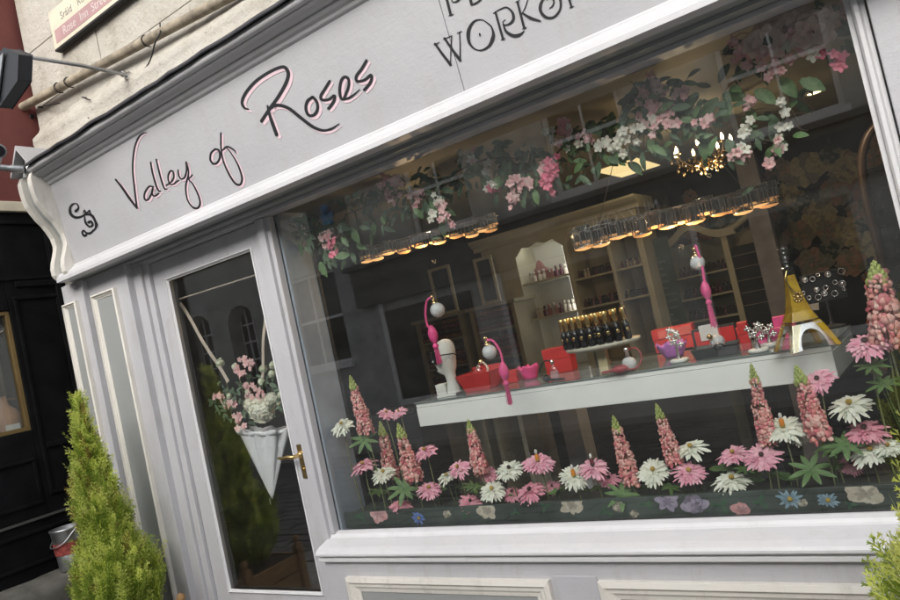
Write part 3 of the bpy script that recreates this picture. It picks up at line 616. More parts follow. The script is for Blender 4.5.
prints = [(378,514,26,0,'lily'),(419,518,15,1,'daisy'),(361,516,12,3,'leaf'),(447,514,10,2,'petal'),(487,510,20,2,'lily'),(572,505,24,2,'lily'),(605,511,14,3,'leaf'),(618,507,12,2,'petal'),(634,514,9,2,'petal'),(648,505,12,3,'leaf'),(668,502,22,4,'lily'),(695,504,24,4,'petal'),(722,506,16,3,'leaf'),(742,509,18,0,'lily'),(760,502,16,3,'leaf'),(790,499,22,5,'daisy'),(803,503,10,2,'petal'),(828,500,20,5,'daisy'),(866,494,30,2,'lily'),(545,507,12,3,'leaf'),(515,512,10,3,'leaf'),(465,515,10,3,'leaf'),(850,505,12,3,'leaf')]
for i, (x, y, s_, mi, kd) in enumerate(prints):
    mb = MB(); c0 = at(x, y, .0212); r = s_/ppm(c0)*.60; a0 = rnd(0,6); yb = c0.y
    lay = {'lily':((6,1,.34),(6,.6,.22)),'daisy':((15,1,.12),(12,.7,.12)),'leaf':((3,1.1,.20),),'petal':((6,1,.40),(6,.78,.34),(4,.45,.24))}[kd]; q_ = 0
    for L_, (n, rr, ww) in enumerate(lay):
        for k in range(n):
            a = a0+L_*.4+k*6.283/n+rnd(-.2,.2); d = Vector((math.cos(a),0,math.sin(a)*.8)); e_ = Vector((-d.z,0,d.x)); Lr = r*rr*rnd(.65,1.1); w = ww*r*rr*1.1*rnd(.7,1.2); q_ += 1; vs = []
            for t_ in (.05,.3,.55,.8,1.0):
                sn = math.sin(math.pi*min(.96,t_*.93+.03))**.6; m_ = c0+d*Lr*t_+e_*w*.15*math.sin(t_*5+k)
                vs += [m_+e_*w*sn, m_-e_*w*sn]
            for v_ in vs: v_.z = max(.7028, min(.7700, v_.z)); v_.y = yb-.00010*q_
            mb.add(vs, [(j_*2,j_*2+1,j_*2+3,j_*2+2) for j_ in range(4)], (q_ % 3 if kd == 'petal' else (L_ % 2)))
    if kd == 'daisy': mb.ball(c0+Vector((0,-.002,0)), r*.20, 8, 3)
    pa = pm_[mi]; mb.build('printed_flower', [pa, pm2_[mi], pm3_[mi], YCEN], PL)

# ------------------------------------------------------------------ white display shelf
SH = thing('display_shelf', 'long white lacquered box shelf with glass top hanging behind the window flowers', 'shelf', (-1.1, .5, 1.05))
A0 = onz(415, 403, 1.155); B0 = onz(830, 343, 1.155); dx = (B0-A0); dx.z = 0; ul = dx.normalized(); un = Vector((-ul.y, ul.x, 0))
LEN = dx.length
def shp(u, v, z): return A0+ul*u+un*v+Vector((0,0,z-1.155))          # shelf frame: along, back, height
SM = Matrix((ul, un, Vector((0,0,1)))).transposed().to_4x4(); SM.translation = Vector((A0.x,A0.y,0))
mb = MB(); mb.box((0,0,1.041),(LEN,.45,1.128), M=SM); mb.box((.0005,.002,1.1295),(LEN-.0005,.45,1.148), M=SM)
mb.build('shelf_box', WHITEG, SH, bev=.002)
mb = MB(); mb.box((-.002,-.003,1.1485),(LEN+.003,.452,1.1548), M=SM); mb.build('glass_top', mat('grey_glass_top', (.20,.235,.23), .06, 0, .1, 3, spec=.8), SH)
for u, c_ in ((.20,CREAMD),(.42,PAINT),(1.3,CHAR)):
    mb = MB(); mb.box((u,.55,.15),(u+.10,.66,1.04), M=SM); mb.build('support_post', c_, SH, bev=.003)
ZT = 1.1555
def onshelf(x, y):                     # photo pixel -> point on the glass top
    p = onz(x, y, ZT); return p

def boxlid(name, label, cat, corners, h, mt, lid=None, group=None, ang=None, open_=False, inner=None):
    """box with footprint centre (px), size w,d on the shelf"""
    (x, y), w, d = corners; p = onshelf(x, y); th = thing(name, label, cat, p, group)
    Mx = Matrix.Translation(p) @ Matrix.Rotation(ang if ang is not None else math.atan2(ul.y, ul.x), 4, 'Z')
    mb = MB()
    if open_:
        fl_ = .010; t_ = .003
        for a, b_ in (((-w/2,0,0),(w/2,t_,h)), ((-w/2,d-t_,0),(w/2,d,h)), ((-w/2,t_,0),(-w/2+t_,d-t_,h)), ((w/2-t_,t_,0),(w/2,d-t_,h)), ((-w/2+t_,t_,0),(w/2-t_,d-t_,t_))):
            mb.box(a, b_, M=Mx)
    else: mb.box((-w/2,0,0),(w/2,d,h), M=Mx)
    mb.build('body', mt, th, bev=.0015)
    if lid:
        mb = MB(); mb.box((-w/2-.003,-.003,h+.0005),(w/2+.003,d+.003,h+lid), M=Mx); mb.build('lid', mt, th, bev=.0015)
    return th, Mx
# trapezoid tray box (sides flare outwards)
def flared(mb, Mx, w, d, h, fl, t_=.004, mi=0):
    o0 = [(-w/2,0),(w/2,0),(w/2,d),(-w/2,d)]; o1 = [(-w/2-fl,-fl),(w/2+fl,-fl),(w/2+fl,d+fl),(-w/2-fl,d+fl)]; i1 = [(-w/2-fl+t_,-fl+t_),(w/2+fl-t_,-fl+t_),(w/2+fl-t_,d+fl-t_),(-w/2-fl+t_,d+fl-t_)]
    vs = [Mx @ Vector((*p,0)) for p in o0]+[Mx @ Vector((*p,h)) for p in o1]+[Mx @ Vector((*p,h)) for p in i1]+[Mx @ Vector((p[0]*.96,p[1]*.96+d*.02,t_)) for p in o0]
    mb.add(vs, [(3,2,1,0)]+[(i,(i+1)%4,(i+1)%4+4,i+4) for i in range(4)]+[(4+i,4+(i+1)%4,8+(i+1)%4,8+i) for i in range(4)]+[(8+i,8+(i+1)%4,12+(i+1)%4,12+i) for i in range(4)]+[(12,13,14,15)], mi)

# mannequin head with sunglasses
hp0 = onshelf(447, 397); sc_ = 1/ppm(hp0)
MH = thing('mannequin_head', 'small white mannequin head on a block base at the left end of the white shelf', 'mannequin', hp0)
def loc(p, dx_, dz_, dy_=0): return p+RT*(dx_*sc_)+UP*(dz_*sc_)+Vector((0,dy_,0))
def vx(p, u, z, v=0): return p+ul*u+un*v+Vector((0,0,z))
mb = MB(); mb.box((-.050,.0,0),(.045,.075,.012), M=Matrix.Translation(hp0)@Matrix.Rotation(.25,4,'Z')); mb.box((-.047,.003,.0125),(.000,.060,.062), M=Matrix.Translation(hp0)@Matrix.Rotation(.25,4,'Z')); mb.build('base_block', WHITEM, MH, bev=.002)
fd = (-ul*.60-un*.80).normalized(); fs_ = Vector((-fd.y, fd.x, 0)); hc = vx(hp0, .018, .012, .040)
def hv(f_, s2, z): return hc+fd*f_+fs_*s2+Vector((0,0,z))
prof_ = [(0,.034,.034,0,0),(.02,.031,.031,0,0),(.05,.024,.025,0,0),(.085,.024,.025,.004,0),(.100,.030,.029,.012,.006),(.112,.037,.031,.013,.010),(.122,.039,.033,.012,.003),(.131,.040,.035,.012,.009),(.137,.041,.036,.012,.003),(.142,.042,.037,.012,.008),(.150,.043,.038,.011,.004),(.158,.044,.039,.010,.022),(.170,.045,.040,.008,.013),(.182,.046,.040,.007,.004),(.192,.047,.041,.006,.007),(.210,.047,.040,.004,.001),(.228,.042,.036,0,0),(.242,.032,.028,-.002,0),(.250,.016,.014,-.003,0),(.252,.002,.002,-.003,0)]
mb = MB(); n = 32; vs = []
for z, rf, rs, of_, bl in prof_:
    for j in range(n):
        a = j*6.2832/n; w_ = math.exp(-((min(a, 6.2832-a))/(.17 if z > .145 else .34))**2); e_ = math.exp(-((abs(min(a,6.2832-a)-.42))/.16)**2)*(-.007 if .165 < z < .186 else 0)
        vs.append(hv(rf*math.cos(a)+of_*(.6+.4*math.cos(a))+bl*w_+e_, rs*math.sin(a), z))
mb.add(vs, [(i*n+j, i*n+(j+1)%n, (i+1)*n+(j+1)%n, (i+1)*n+j) for i in range(len(prof_)-1) for j in range(n)], 0, True)
for sg in (1,-1): mb.lathe([(.002,-.012),(.009,-.008),(.011,.0),(.008,.010),(.002,.013)], hv(-.006, sg*.041, .168), (fd*.15+Vector((0,0,1))), 10, sq=(.8,.5))
mb.build('head', WHITEM, MH)
SG = thing('sunglasses', 'black round sunglasses worn by the small white mannequin head', 'sunglasses', hv(.06,0,.17))
for k in (1,-1):
    mb = MB(); mb.lathe([(.001,0),(.030,.0),(.034,.003),(.031,.006),(.001,.006)], hv(.062, k*.037, .174), (fd+fs_*k*.12), 20, sq=(.9,1)); mb.build('lens', BLACK, SG)
mb = MB(); mb.tube([hv(.063,.010,.182), hv(.067,0,.185), hv(.063,-.010,.182)], .003, 6); mb.build('bridge', BLACK, SG)
for k in (1,-1): mb = MB(); mb.tube([hv(.058,k*.060,.183), hv(.03,k*.058,.182), hv(-.02,k*.050,.178), hv(-.04,k*.048,.165)], .0028, 6); mb.build('temple_arm', BLACK, SG)

# frosted atomisers with pink bulb and tassel, hung on thread
def atomiser(label, ball, hook, tubepts, bulb, tas, Y, zt=2.13):
    pb = at(*ball, Y); s_ = 1/ppm(pb); th = thing('perfume_atomiser', label, 'atomiser', pb, 'frosted ball atomisers hung in the window')
    r = 7.4*s_
    mb = MB(); mb.ball(pb, r, 20); mb.build('frosted_ball', FROST, th)
    hk = at(*hook, Y); up_ = (hk-pb).normalized()
    mb = MB(); mb.lathe([(.45*r,0),(.45*r,.25*r),(.22*r,.35*r),(.20*r,.8*r),(.3*r,.85*r),(.3*r,1.1*r),(.1*r,1.3*r)], pb+up_*r*.95, up_, 14); mb.tube([hk-up_*r*.1, hk+up_*r*.35+RT*.002], .0016, 6); mb.build('gold_cap', GOLD, th)
    mb = MB(); mb.tube(cr([at(*q, Y-.01) for q in tubepts],6), .0048, 8); mb.build('pink_tube', HPINK, th)
    b0, b1 = at(*bulb, Y-.015), at(*tas, Y-.015); d = (b1-b0).normalized()
    mb = MB(); rb = 5.0*s_; mb.lathe([(rb*.25,-rb*2),(rb*.65,-rb*1.4),(rb*.98,-rb*.5),(rb,.1*rb),(rb*.8,rb*1.0),(rb*.3,rb*1.7),(rb*.25,rb*1.9)], b0, d, 16); mb.build('pink_bulb', HPINK, th)
    mb = MB(); L = (b1-b0).length
    mb.lathe([(rb*.3,rb*1.7),(rb*.62,rb*2.1),(rb*.62,rb*2.5),(rb*.45,rb*2.7)], b0, d, 10)
    u_, w_, _ = basis(d)
    for k in range(22):
        a = rnd(0,6.28); q = rb*.5*math.sqrt(random.random()); st = b0+d*rb*2.5+(u_*math.cos(a)+w_*math.sin(a))*q*.8; en = b0+d*(L*rnd(.93,1.02))+(u_*math.cos(a)+w_*math.sin(a))*q*1.35
        mb.tube([st,(st+en)/2+u_*rnd(-.001,.001),en], .0011, 4)
    mb.build('tassel', HPINK, th)
    mb = MB(); mb.tube([hk+up_*r*.3, Vector((hk.x, hk.y, zt))], .0004, 4); mb.build('hanging_thread', CLEAR, th)
atomiser('frosted ball atomiser hanging in front of the white mannequin head', (437.5,310), (432,297), [(431,297),(427,301),(425.5,312),(427,324),(431,331)], (433,335), (440,364), .22)
atomiser('frosted ball atomiser with its tassel hanging over the open red box', (489.5,352), (486,341), [(487,340),(493,341),(499,349),(502,358),(503,365)], (504,372), (510,405), .16)
atomiser('frosted ball atomiser hanging highest, over the black gift box', (697.5,263), (694,249), [(695,245),(698,252),(702,266),(704,278),(705,284)], (706,291), (715,328), .22)

# open red box with crystal bottle
p = onshelf(478,391); Mx = Matrix.Translation(p)@Matrix.Rotation(.05,4,'Z')
RB = thing('gift_box', 'open flared red gift box holding a crystal bottle beside the mannequin head', 'box', p)
mb = MB(); flared(mb, Mx@Matrix.Translation((0,.0,0)), .125, .10, .082, .026); mb.build('tray', RED, RB, bev=.001)
mb = MB(); mb.box((-.085,.125,.0),(.085,.133,.115), M=Mx@Matrix.Rotation(-.12,4,'X')); mb.build('lid', RED, RB, bev=.001)
def flask(name, label, p, r, h, gm, capm, cat='perfume bottle', group=None, sq=(1,.6), tilt=(0,0,1), liquid=None):
    th = thing(name, label, cat, p, group); ax = Vector(tilt).normalized(); mb = MB()
    mb.lathe([(r*.5,0),(r*.9,h*.08),(r,h*.3),(r*.92,h*.52),(r*.55,h*.68),(r*.28,h*.73),(r*.26,h*.80)], p, ax, 16, sq=sq); mb.build('bottle', gm, th)
    if liquid: mb = MB(); mb.lathe([(r*.42,h*.04),(r*.8,h*.1),(r*.88,h*.3),(r*.80,h*.45)], p, ax, 14, sq=sq); mb.build('perfume', liquid, th)
    mb = MB(); mb.lathe([(r*.3,h*.80),(r*.38,h*.82),(r*.38,h*.93),(r*.22,h)], p, ax, 12); mb.build('cap', capm, th); return th
flask('crystal_bottle', 'faceted crystal perfume bottle lying in the open red gift box', p+Vector((-.035,.04,.03)), .034, .12, CLEAR, GOLD, tilt=(.55,.1,1))
mb = MB(); mb.tube(cr([p+Vector((-.01,.05,.10)), p+Vector((.03,.04,.122)), p+Vector((.055,.035,.09)), p+Vector((.035,.03,.05))],6), .0055, 8)
tag(mb.build('cream_ribbon_loop', RIBB, loc=p+Vector((.03,.04,.03))), 'cream ribbon loop curling out of the open red gift box', 'ribbon')
# tissue bowls
def tissue_bowl(label, px, w, h, mt):
    p = onshelf(*px); th = thing('tissue_bowl', label, 'bowl', p); mb = MB(); n = 26; k = 6; vs = []
    for i in range(k):
        f_ = i/(k-1); r = w*(.55+.45*f_**.8)
        for j in range(n):
            a = j*6.2832/n; ru = 1+.09*math.sin(j*2.1+i)*f_+.05*math.sin(j*5.3)*f_
            vs.append(p+Vector((r*ru*math.cos(a), w*.8+r*ru*.75*math.sin(a), h*f_*(1+.14*math.sin(j*1.7)*f_))))
    m_ = len(vs)
    for i in range(k):
        f_ = 1-i/(k-1)*.8; r = w*(.50+.42*f_**.8)
        for j in range(n):
            a = j*6.2832/n; ru = 1+.09*math.sin(j*2.1)*f_
            vs.append(p+Vector((r*ru*math.cos(a), w*.8+r*ru*.75*math.sin(a), h*f_*(.93+.10*math.sin(j*1.7)*f_))))
    rows = 2*k
    mb.add(vs, [(i*n+j, i*n+(j+1)%n, (i+1)*n+(j+1)%n, (i+1)*n+j) for i in range(rows-1) for j in range(n)]+[tuple(range(n))[::-1]], 0, True)
    mb.build('tissue', mt, th); mb = MB()
    for q in range(7): mb.ball(p+Vector((rnd(-.5,.5)*w, w*.8+rnd(-.3,.3)*w, h*.62)), w*.28, 8, sq=(1,1,.7))
    mb.build('filling', mt, th)
tissue_bowl('hot pink crumpled tissue bowl between the red boxes', (527,381), .052, .062, PINKB)
tissue_bowl('purple crumpled tissue bowl beside the silver figurine', (671,359), .062, .058, PURP)
# closed red boxes behind
def plainbox(label, px, w, d, h, mt, ang=0, lidh=.02, back=0):
    p = onshelf(*px)+Vector((0,back,0)); th = thing('gift_box', label, 'box', p); Mx = Matrix.Translation(p)@Matrix.Rotation(ang,4,'Z')
    mb = MB(); mb.box((-w/2,0,0),(w/2,d,h*.55), M=Mx); mb.build('body', mt, th, bev=.0015)
    mb = MB(); mb.box((-w/2-.002,-.002,h*.55+.001),(w/2+.002,d+.002,h), M=Mx); mb.build('lid', mt, th, bev=.0015); return th, Mx
plainbox('tall red lidded box left of the cream cake stand', (560,373), .125, .08, .115, RED, .08)
plainbox('small low red box between the open box and the pink bowl', (511,383), .075, .07, .055, RED, .0)
th, Mx = plainbox('red box with a pale lid behind the purple tissue bowl', (676,350), .17, .09, .10, RED, .12)
mb = MB(); mb.box((-.06,-.0035,.060),(.08,-.0025,.096), M=Mx); mb.build('pale_panel', REDL, th)
# atomiser with black bulb
p = onshelf(556,380)
TA = flask('bulb_atomiser', 'clear ribbed flask with a black squeeze bulb in front of the tall red box', p, .022, .085, CLEAR, SILVER, 'atomiser', liquid=mat('rose_perfume', (.72,.42,.44), .3))
mb = MB(); mb.tube(cr([p+Vector((-.002,0,.082)), p+Vector((-.03,-.01,.085)), p+Vector((-.055,-.02,.05)), p+Vector((-.045,-.03,.020)), p+Vector((-.03,-.035,.014))],6), .003, 8); mb.ball(p+Vector((-.022,-.038,.0165)), .0165, 14, sq=(1,1,.9)); mb.tube([p+Vector((-.005,-.04,.008)), p+Vector((.03,-.045,.006)), p+Vector((.062,-.048,.005))], [.006,.005,.004], 8); mb.build('squeeze_bulb', BLACK, TA)
# cake stand and tester bottles
pc_ = onshelf(596, 377)+Vector((0,.03,0)); ps = at(600,348,pc_.y+.02); zt_ = ps.z
CS = thing('cake_stand', 'round cream cake stand crowded with black and gold tester bottles', 'stand', (ps.x, pc_.y+.02, ZT))
cx_, cy_ = ps.x+.0, pc_.y+.055
mb = MB(); mb.lathe([(.001,0),(.10,0),(.145,.008),(.150,.014),(.150,.022),(.001,.022)], (cx_,cy_,zt_-.006), n=40, sq=(1,.8)); mb.build('plate', CREAMC, CS)
mb = MB(); mb.box((cx_-.019,cy_-.045,ZT),(cx_+.019,cy_-.010,zt_-.0065)); mb.build('leg', mat('cream_leg', (.60,.52,.32), .4), CS, bev=.003)
mb = MB(); mb.box((cx_-.055,cy_+.02,ZT),(cx_-.022,cy_+.05,zt_-.0065)); mb.build('leg', CREAMD, CS, bev=.003)
zb_ = zt_+.0165
tb = thing('tester_bottle', 'tester', 'perfume bottle', (0,0,0), 'black and gold tester bottles on the cake stand')
mb = MB(); mb.lathe([(.009,0),(.0125,.004),(.0125,.040),(.0115,.05),(.006,.054),(.0055,.058)], (0,0,0), n=14); mb.build('bottle', BLACK, tb)
mb = MB(); mb.lathe([(.0128,.0),(.0130,.002),(.0130,.014),(.0127,.015)], (0,0,0), n=14); mb.build('glass_foot', CLEAR, tb)
mb = MB(); mb.lathe([(.0075,.058),(.0105,.060),(.0105,.094),(.009,.096),(.001,.096)], (0,0,0), n=14); mb.build('cap', GOLD, tb)
mb = MB(); mb.lathe([(.0065,.0),(.0065,.0012),(.0035,.0014)], (0,-.0122,.030), (0,-1,0), 12); mb.build('gold_emblem', GOLD, tb)
def copy_tree(o, parent=None):
    c = o.copy(); C.collection.objects.link(c); c.parent = parent
    for ch in o.children: copy_tree(ch, c)
    return c
front = [(-.120,-.055),(-.093,-.075),(-.063,-.088),(-.032,-.096),(.000,-.099),(.032,-.096),(.063,-.088),(.093,-.074),(.120,-.052)]
back_ = [(-.105,-.012),(-.070,-.030),(-.035,-.042),(.0,-.046),(.035,-.042),(.070,-.030),(.105,-.010)]
ordn = ['first','second','third','fourth','fifth','sixth','seventh','eighth','ninth']
for i, (ax_, ay_) in enumerate(front+back_):
    o = tb if i == 0 else copy_tree(tb)
    o.location = (cx_+ax_*1.06, cy_+ay_, zb_); o.scale = (1.1,1.1,1.28); o.rotation_euler.z = math.atan2(ax_, -ay_-.0)*-1*-.6
    o['label'] = ('black and gold tester bottle, %s from left in front row on cake stand' % ordn[i]) if i < 9 else ('black and gold tester bottle, %s from left in rear row on cake stand' % ordn[i-9])
# small orange bottle, red-bulb atomiser
p = onshelf(606,366)+Vector((0,.02,0)); flask('amber_bottle', 'little glowing orange bottle under the cake stand', p, .018, .06, AMBER, ORANGE, liquid=ORANGE)
p = onshelf(631,371); th = thing('bulb_atomiser', 'round frosted atomiser with dark red bulb and tube under the cake stand rim', 'atomiser', p)
mb = MB(); mb.ball(p+Vector((0,.0,.028)), .028, 18, sq=(1,.8,.95)); mb.build('bottle', FROST, th)
mb = MB(); mb.lathe([(.008,.055),(.008,.075),(.011,.078),(.011,.088),(.004,.092)], p, n=12); mb.build('cap', SILVER, th)
mb = MB(); mb.tube(cr([p+Vector((.004,0,.083)), p+Vector((.04,.0,.080)), p+Vector((.055,-.01,.045)), p+Vector((.035,-.03,.012)), p+Vector((-.01,-.035,.012))],6), .0032, 8); mb.lathe([(.004,-.032),(.012,-.02),(.0165,0),(.014,.015),(.006,.028),(.005,.07),(.002,.075)], p+Vector((-.028,-.034,.0168)), (-1,-.05,-.04), 14); mb.build('squeeze_bulb', DRED, th)
# silver flower figurines on white discs
def figurine(label, px, h, n):
    p = onshelf(*px); th = thing('silver_figurine', label, 'figurine', p); mb = MB()
    mb.lathe([(.030,0),(.034,.003),(.034,.010),(.028,.013),(.001,.013)], p, n=24); mb.build('base_disc', WHITEM, th)
    mb = MB(); mb.lathe([(.010,.013),(.006,.03),(.004,h*.5),(.004,h*.8)], p, n=10)
    for k in range(n):
        z = h*(.5+.5*k/n); a = k*2.4; c_ = p+Vector((math.cos(a)*.018, math.sin(a)*.018, z)); mb.ball(c_, .008, 8); mb.tube([p+Vector((0,0,z-.01)), c_], .002, 5)
        for q in range(4): mb.ball(c_+Vector((math.cos(q*1.57+a)*.008,-.003,math.sin(q*1.57+a)*.008)), .005, 6)
    mb.build('silver_stem', SILVER, th)
figurine('silver flowering figurine on a white disc in front of the purple tissue bowl', (680,362), .13, 8)
figurine('silver figurine on a white disc between the black gift box and the tower bottle', (759,352), .10, 6)
figurine('small silver figurine just behind the pink packs near the tower bottle', (771,346), .085, 5)
# black open gift box
p = onshelf(716,357); Mx = Matrix.Translation(p)@Matrix.Rotation(.10,4,'Z')
GB = thing('gift_box', 'open black gift box lined in red with a white card standing in its lid', 'box', p)
mb = MB(); flared(mb, Mx, .135, .09, .038, .014); mb.build('tray', CHAR, GB, bev=.001)
mb = MB(); mb.box((-.08,.105,.0),(-.074,.111,.10), M=Mx); mb.box((-.0735,.106,0),(.075,.111,.10), M=Mx); mb.build('lid', CHAR, GB, bev=.001)
mb = MB(); mb.box((-.070,.1015,.02),(.070,.1055,.092), M=Mx); mb.box((-.055,.012,.0045),(.055,.08,.020), M=Mx); mb.build('red_lining', RED, GB)
mb = MB(); mb.box((-.050,.094,.060),(.015,.0965,.118), M=Mx@Matrix.Rotation(-.06,4,'X')); mb.build('card', WHITEM, GB)
p2 = p+Vector((.01,.03,.0215)); th = thing('bulb_atomiser', 'frosted ball atomiser with black bulb lying in the open black gift box', 'atomiser', p2)
mb = MB(); mb.ball(p2+Vector((0,.0,.027)), .027, 16); mb.build('bottle', FROST, th); mb = MB(); mb.lathe([(.006,0),(.009,.004),(.009,.016),(.004,.02)], p2+Vector((-.012,-.02,.045)), (-.4,-.6,.7), 12); mb.build('cap', GOLD, th)
mb = MB(); mb.ball(p2+Vector((.010,-.040,.014)), .018, 14, sq=(1.1,.8,.75)); mb.build('squeeze_bulb', BLACK, th)
# pink packs + red upright
for i, (px, w, h, mt_, lb, yb) in enumerate([((745,352),.012,.10,RED,'narrow red gift bag between the black box and the silver figurine',.05),((768,348),.08,.055,PINKB,'hot pink gift pack behind the small silver figurines',.07),((785,342),.07,.085,HPINK,'taller pink gift pack beside the tower bottle',.09),((732,348),.05,.06,RED,'red wrapped pack tucked behind the open black gift box',.12)]):
    plainbox(lb, px, max(w,.03), .05, h, mt_, .1, back=yb)
# tower-shaped perfume bottle
pt0 = onshelf(806,350)+Vector((0,.03,0)); TW = thing('tower_bottle', 'tall tower-shaped bottle of amber perfume with splayed legs and a clear stopper', 'perfume bottle', pt0)
def sqsec(p, z, hw, M_=Matrix.Rotation(.5,4,'Z')): return [p+M_@Vector((sx*hw, sy*hw, 0))+Vector((0,0,z)) for sx, sy in ((-1,-1),(1,-1),(1,1),(-1,1))]
def stack(mb, secs, mi=0, sm=False):
    vs = []; 
    for z, hw in secs: vs += sqsec(pt0, z, hw)
    mb.add(vs, [(i*4+j, i*4+(j+1)%4, (i+1)*4+(j+1)%4, (i+1)*4+j) for i in range(len(secs)-1) for j in range(4)]+[(3,2,1,0),tuple(range(len(vs)-4,len(vs)))], mi, sm)
H = .315
mb = MB(); stack(mb, [(.088,.042),(.12,.031),(.16,.0225),(.20,.017),(.245,.0135),(.262,.0125)]); Rz = Matrix.Rotation(.5,4,'Z')
def leg(mb, sx, sy, o, t_):
    vs = []
    for z, c_, hw in ((0,.066,.010),(.03,.055,.011),(.06,.043,.0125),(.087,.030,.014)):
        hw2 = max(.002, hw-t_); q = [pt0+Rz@Vector((sx*c_+a*hw2, sy*c_+b_*hw2, 0))+Vector((0,0,max(t_,z-t_*0))) for a, b_ in ((-1,-1),(1,-1),(1,1),(-1,1))]
        vs += q
    mb.add(vs, [(i*4+j, i*4+(j+1)%4, (i+1)*4+(j+1)%4, (i+1)*4+j) for i in range(3) for j in range(4)]+[(3,2,1,0),(12,13,14,15)])
for sx, sy in ((-1,-1),(1,-1),(1,1),(-1,1)): leg(mb, sx, sy, 0, 0)
mb.build('glass_body', AMBER, TW, bev=.0015)
mb = MB(); stack(mb, [(.091,.039),(.12,.028),(.16,.0200),(.20,.0145),(.235,.0115)])
for sx, sy in ((1,-1),(1,1),(-1,1)): leg(mb, sx, sy, 0, .003)
mb.build('perfume', AMBERD, TW)
mb = MB(); mb.lathe([(.012,.262),(.009,.270),(.0085,.283),(.016,.287),(.016,.292),(.011,.298),(.015,.308),(.017,.318),(.012,.328),(.002,.331)], pt0, n=16); mb.build('stopper', CLEAR, TW)
mb = MB(); ap = []
for k in range(13):
    a = math.pi*k/12; ap.append((-.040*math.cos(a), .005+.060*math.sin(a)))
op = [(-.066,.003),(-.055,.045),(-.042,.082),(.042,.082),(.055,.045),(.066,.003)]
poly = op+ap[::-1]; Mt = Matrix.Translation(pt0)@Rz
for M2, mi in ((Mt,0),(Mt@Matrix.Rotation(-math.pi/2,4,'Z'),0)):
    # arch plate built as quads between the inner arc and the outer outline
    outer = [Vector(op[0]).lerp(Vector(op[1]),t_) for t_ in (0,.33,.66)]+[Vector(op[1]).lerp(Vector(op[2]),t_) for t_ in (0,.5)]+[Vector(op[2]).lerp(Vector(op[3]),t_) for t_ in (0,.5,1)]+[Vector(op[3]).lerp(Vector(op[4]),t_) for t_ in (.5,1)]+[Vector(op[4]).lerp(Vector(op[5]),t_) for t_ in (.33,.66,1)]
    vs = []
    for (a, b_), o_ in zip(ap, outer):
        for yy in (-.070+.35*0, -.064): vs += [M2@Vector((a, yy+.32*b_, b_)), M2@Vector((o_.x, yy+.32*o_.y, o_.y))]
    mb.add(vs, [f_ for i in range(12) for f_ in ((i*4,i*4+1,i*4+5,i*4+4),(i*4+2,i*4+6,i*4+7,i*4+3),(i*4,i*4+4,i*4+6,i*4+2),(i*4+1,i*4+3,i*4+7,i*4+5))], 0)
mb.build('silver_arch', SILVER, TW)
mb = MB()
for k in range(9): a = k*.698; mb.ball(pt0+Rz@Vector((math.cos(a)*.011, -.024, .165+math.sin(a)*.014)), .0042, 6)
mb.ball(pt0+Rz@Vector((0,-.026,.165)), .006, 8); mb.tube(cr([pt0+Rz@Vector((-.012,-.018,.25)), pt0+Rz@Vector((-.022,-.022,.225)), pt0+Rz@Vector((-.014,-.025,.19)), pt0+Rz@Vector((-.004,-.026,.178))],6), .0025, 6); mb.build('flower_charm', GOLD, TW)
# ring stand with earrings
pj = onshelf(826,330)+Vector((.02,.06,0)); JS = thing('jewellery_stand', 'black jewellery stand hung with silver rings behind the tower bottle', 'stand', pj)
mb = MB(); mb.lathe([(.04,0),(.045,.004),(.01,.012),(.006,.03),(.006,.20)], pj, n=18); mb.box((-.07,-.006,.10),(.07,.006,.21), M=Matrix.Translation(pj)@Matrix.Rotation(.2,4,'Z')); mb.build('stand', BLACKM, JS, bev=.002)
for i in range(15):
    q = pj+Matrix.Rotation(.2,4,'Z').to_3x3()@Vector((-.062+(i%5)*.031+rnd(-.011,.011), -.011, .195-(i//5)*.036+rnd(-.013,.009))); rr = rnd(.005,.012)
    mb = MB(); mb.tube([q+Vector((math.cos(a)*rr,0,math.sin(a)*rr)) for a in [k*.6283 for k in range(11)]], .0017, 5); 
    if i%3 == 0: mb.ball(q, rr*.7, 8, sq=(1,.4,1))
    mb.build('ring', SILVER, JS)
ptg = onshelf(812,322)+Vector((0,.05,0)); PC = thing('white_plinth_card', 'small white card on a stem beside the jewellery stand', 'card', ptg)
mb = MB(); mb.lathe([(.022,0),(.022,.005),(.004,.008),(.003,.05)], ptg, n=16); mb.build('foot', WHITEM, PC); mb = MB(); mb.box((-.028,-.004,.045),(.026,.0,.088), M=Matrix.Translation(ptg)@Matrix.Rotation(.3,4,'Z')@Matrix.Rotation(.15,4,'Y')); mb.build('card', WHITEM, PC, bev=.001)
# black display cube and counter at the left
mb = MB(); q = at(372,392,.95); mb.box((0,0,0),(.36,.36,.90), M=Matrix.Translation((q.x,.80,.14))@Matrix.Rotation(.2,4,'Z')); mb.box((.02,.02,.901),(.34,.34,.93), M=Matrix.Translation((q.x,.80,.14))@Matrix.Rotation(.2,4,'Z')); tag(mb.build('black_pedestal', BLACKM, loc=(q.x,.8,.14), bev=.006), 'tall black display pedestal behind the left end of the white shelf', 'pedestal')
# angled dark counter under the shelf
mb = MB(); q = at(600,470,1.25); Mx = Matrix.Translation((q.x,1.15,.14))@Matrix.Rotation(.35,4,'Z')
mb.box((-.30,0,0),(.75,.45,.84), M=Mx); mb.box((-.33,-.03,.841),(.78,.48,.87), M=Mx); mb.box((.18,-.006,.02),(.185,-.001,.83), M=Mx); tag(mb.build('grey_counter', mat('counter_grey', (.06,.06,.058), .4), loc=(q.x,1.15,.14), bev=.004), 'plain dark grey counter standing under the white shelf', 'counter')

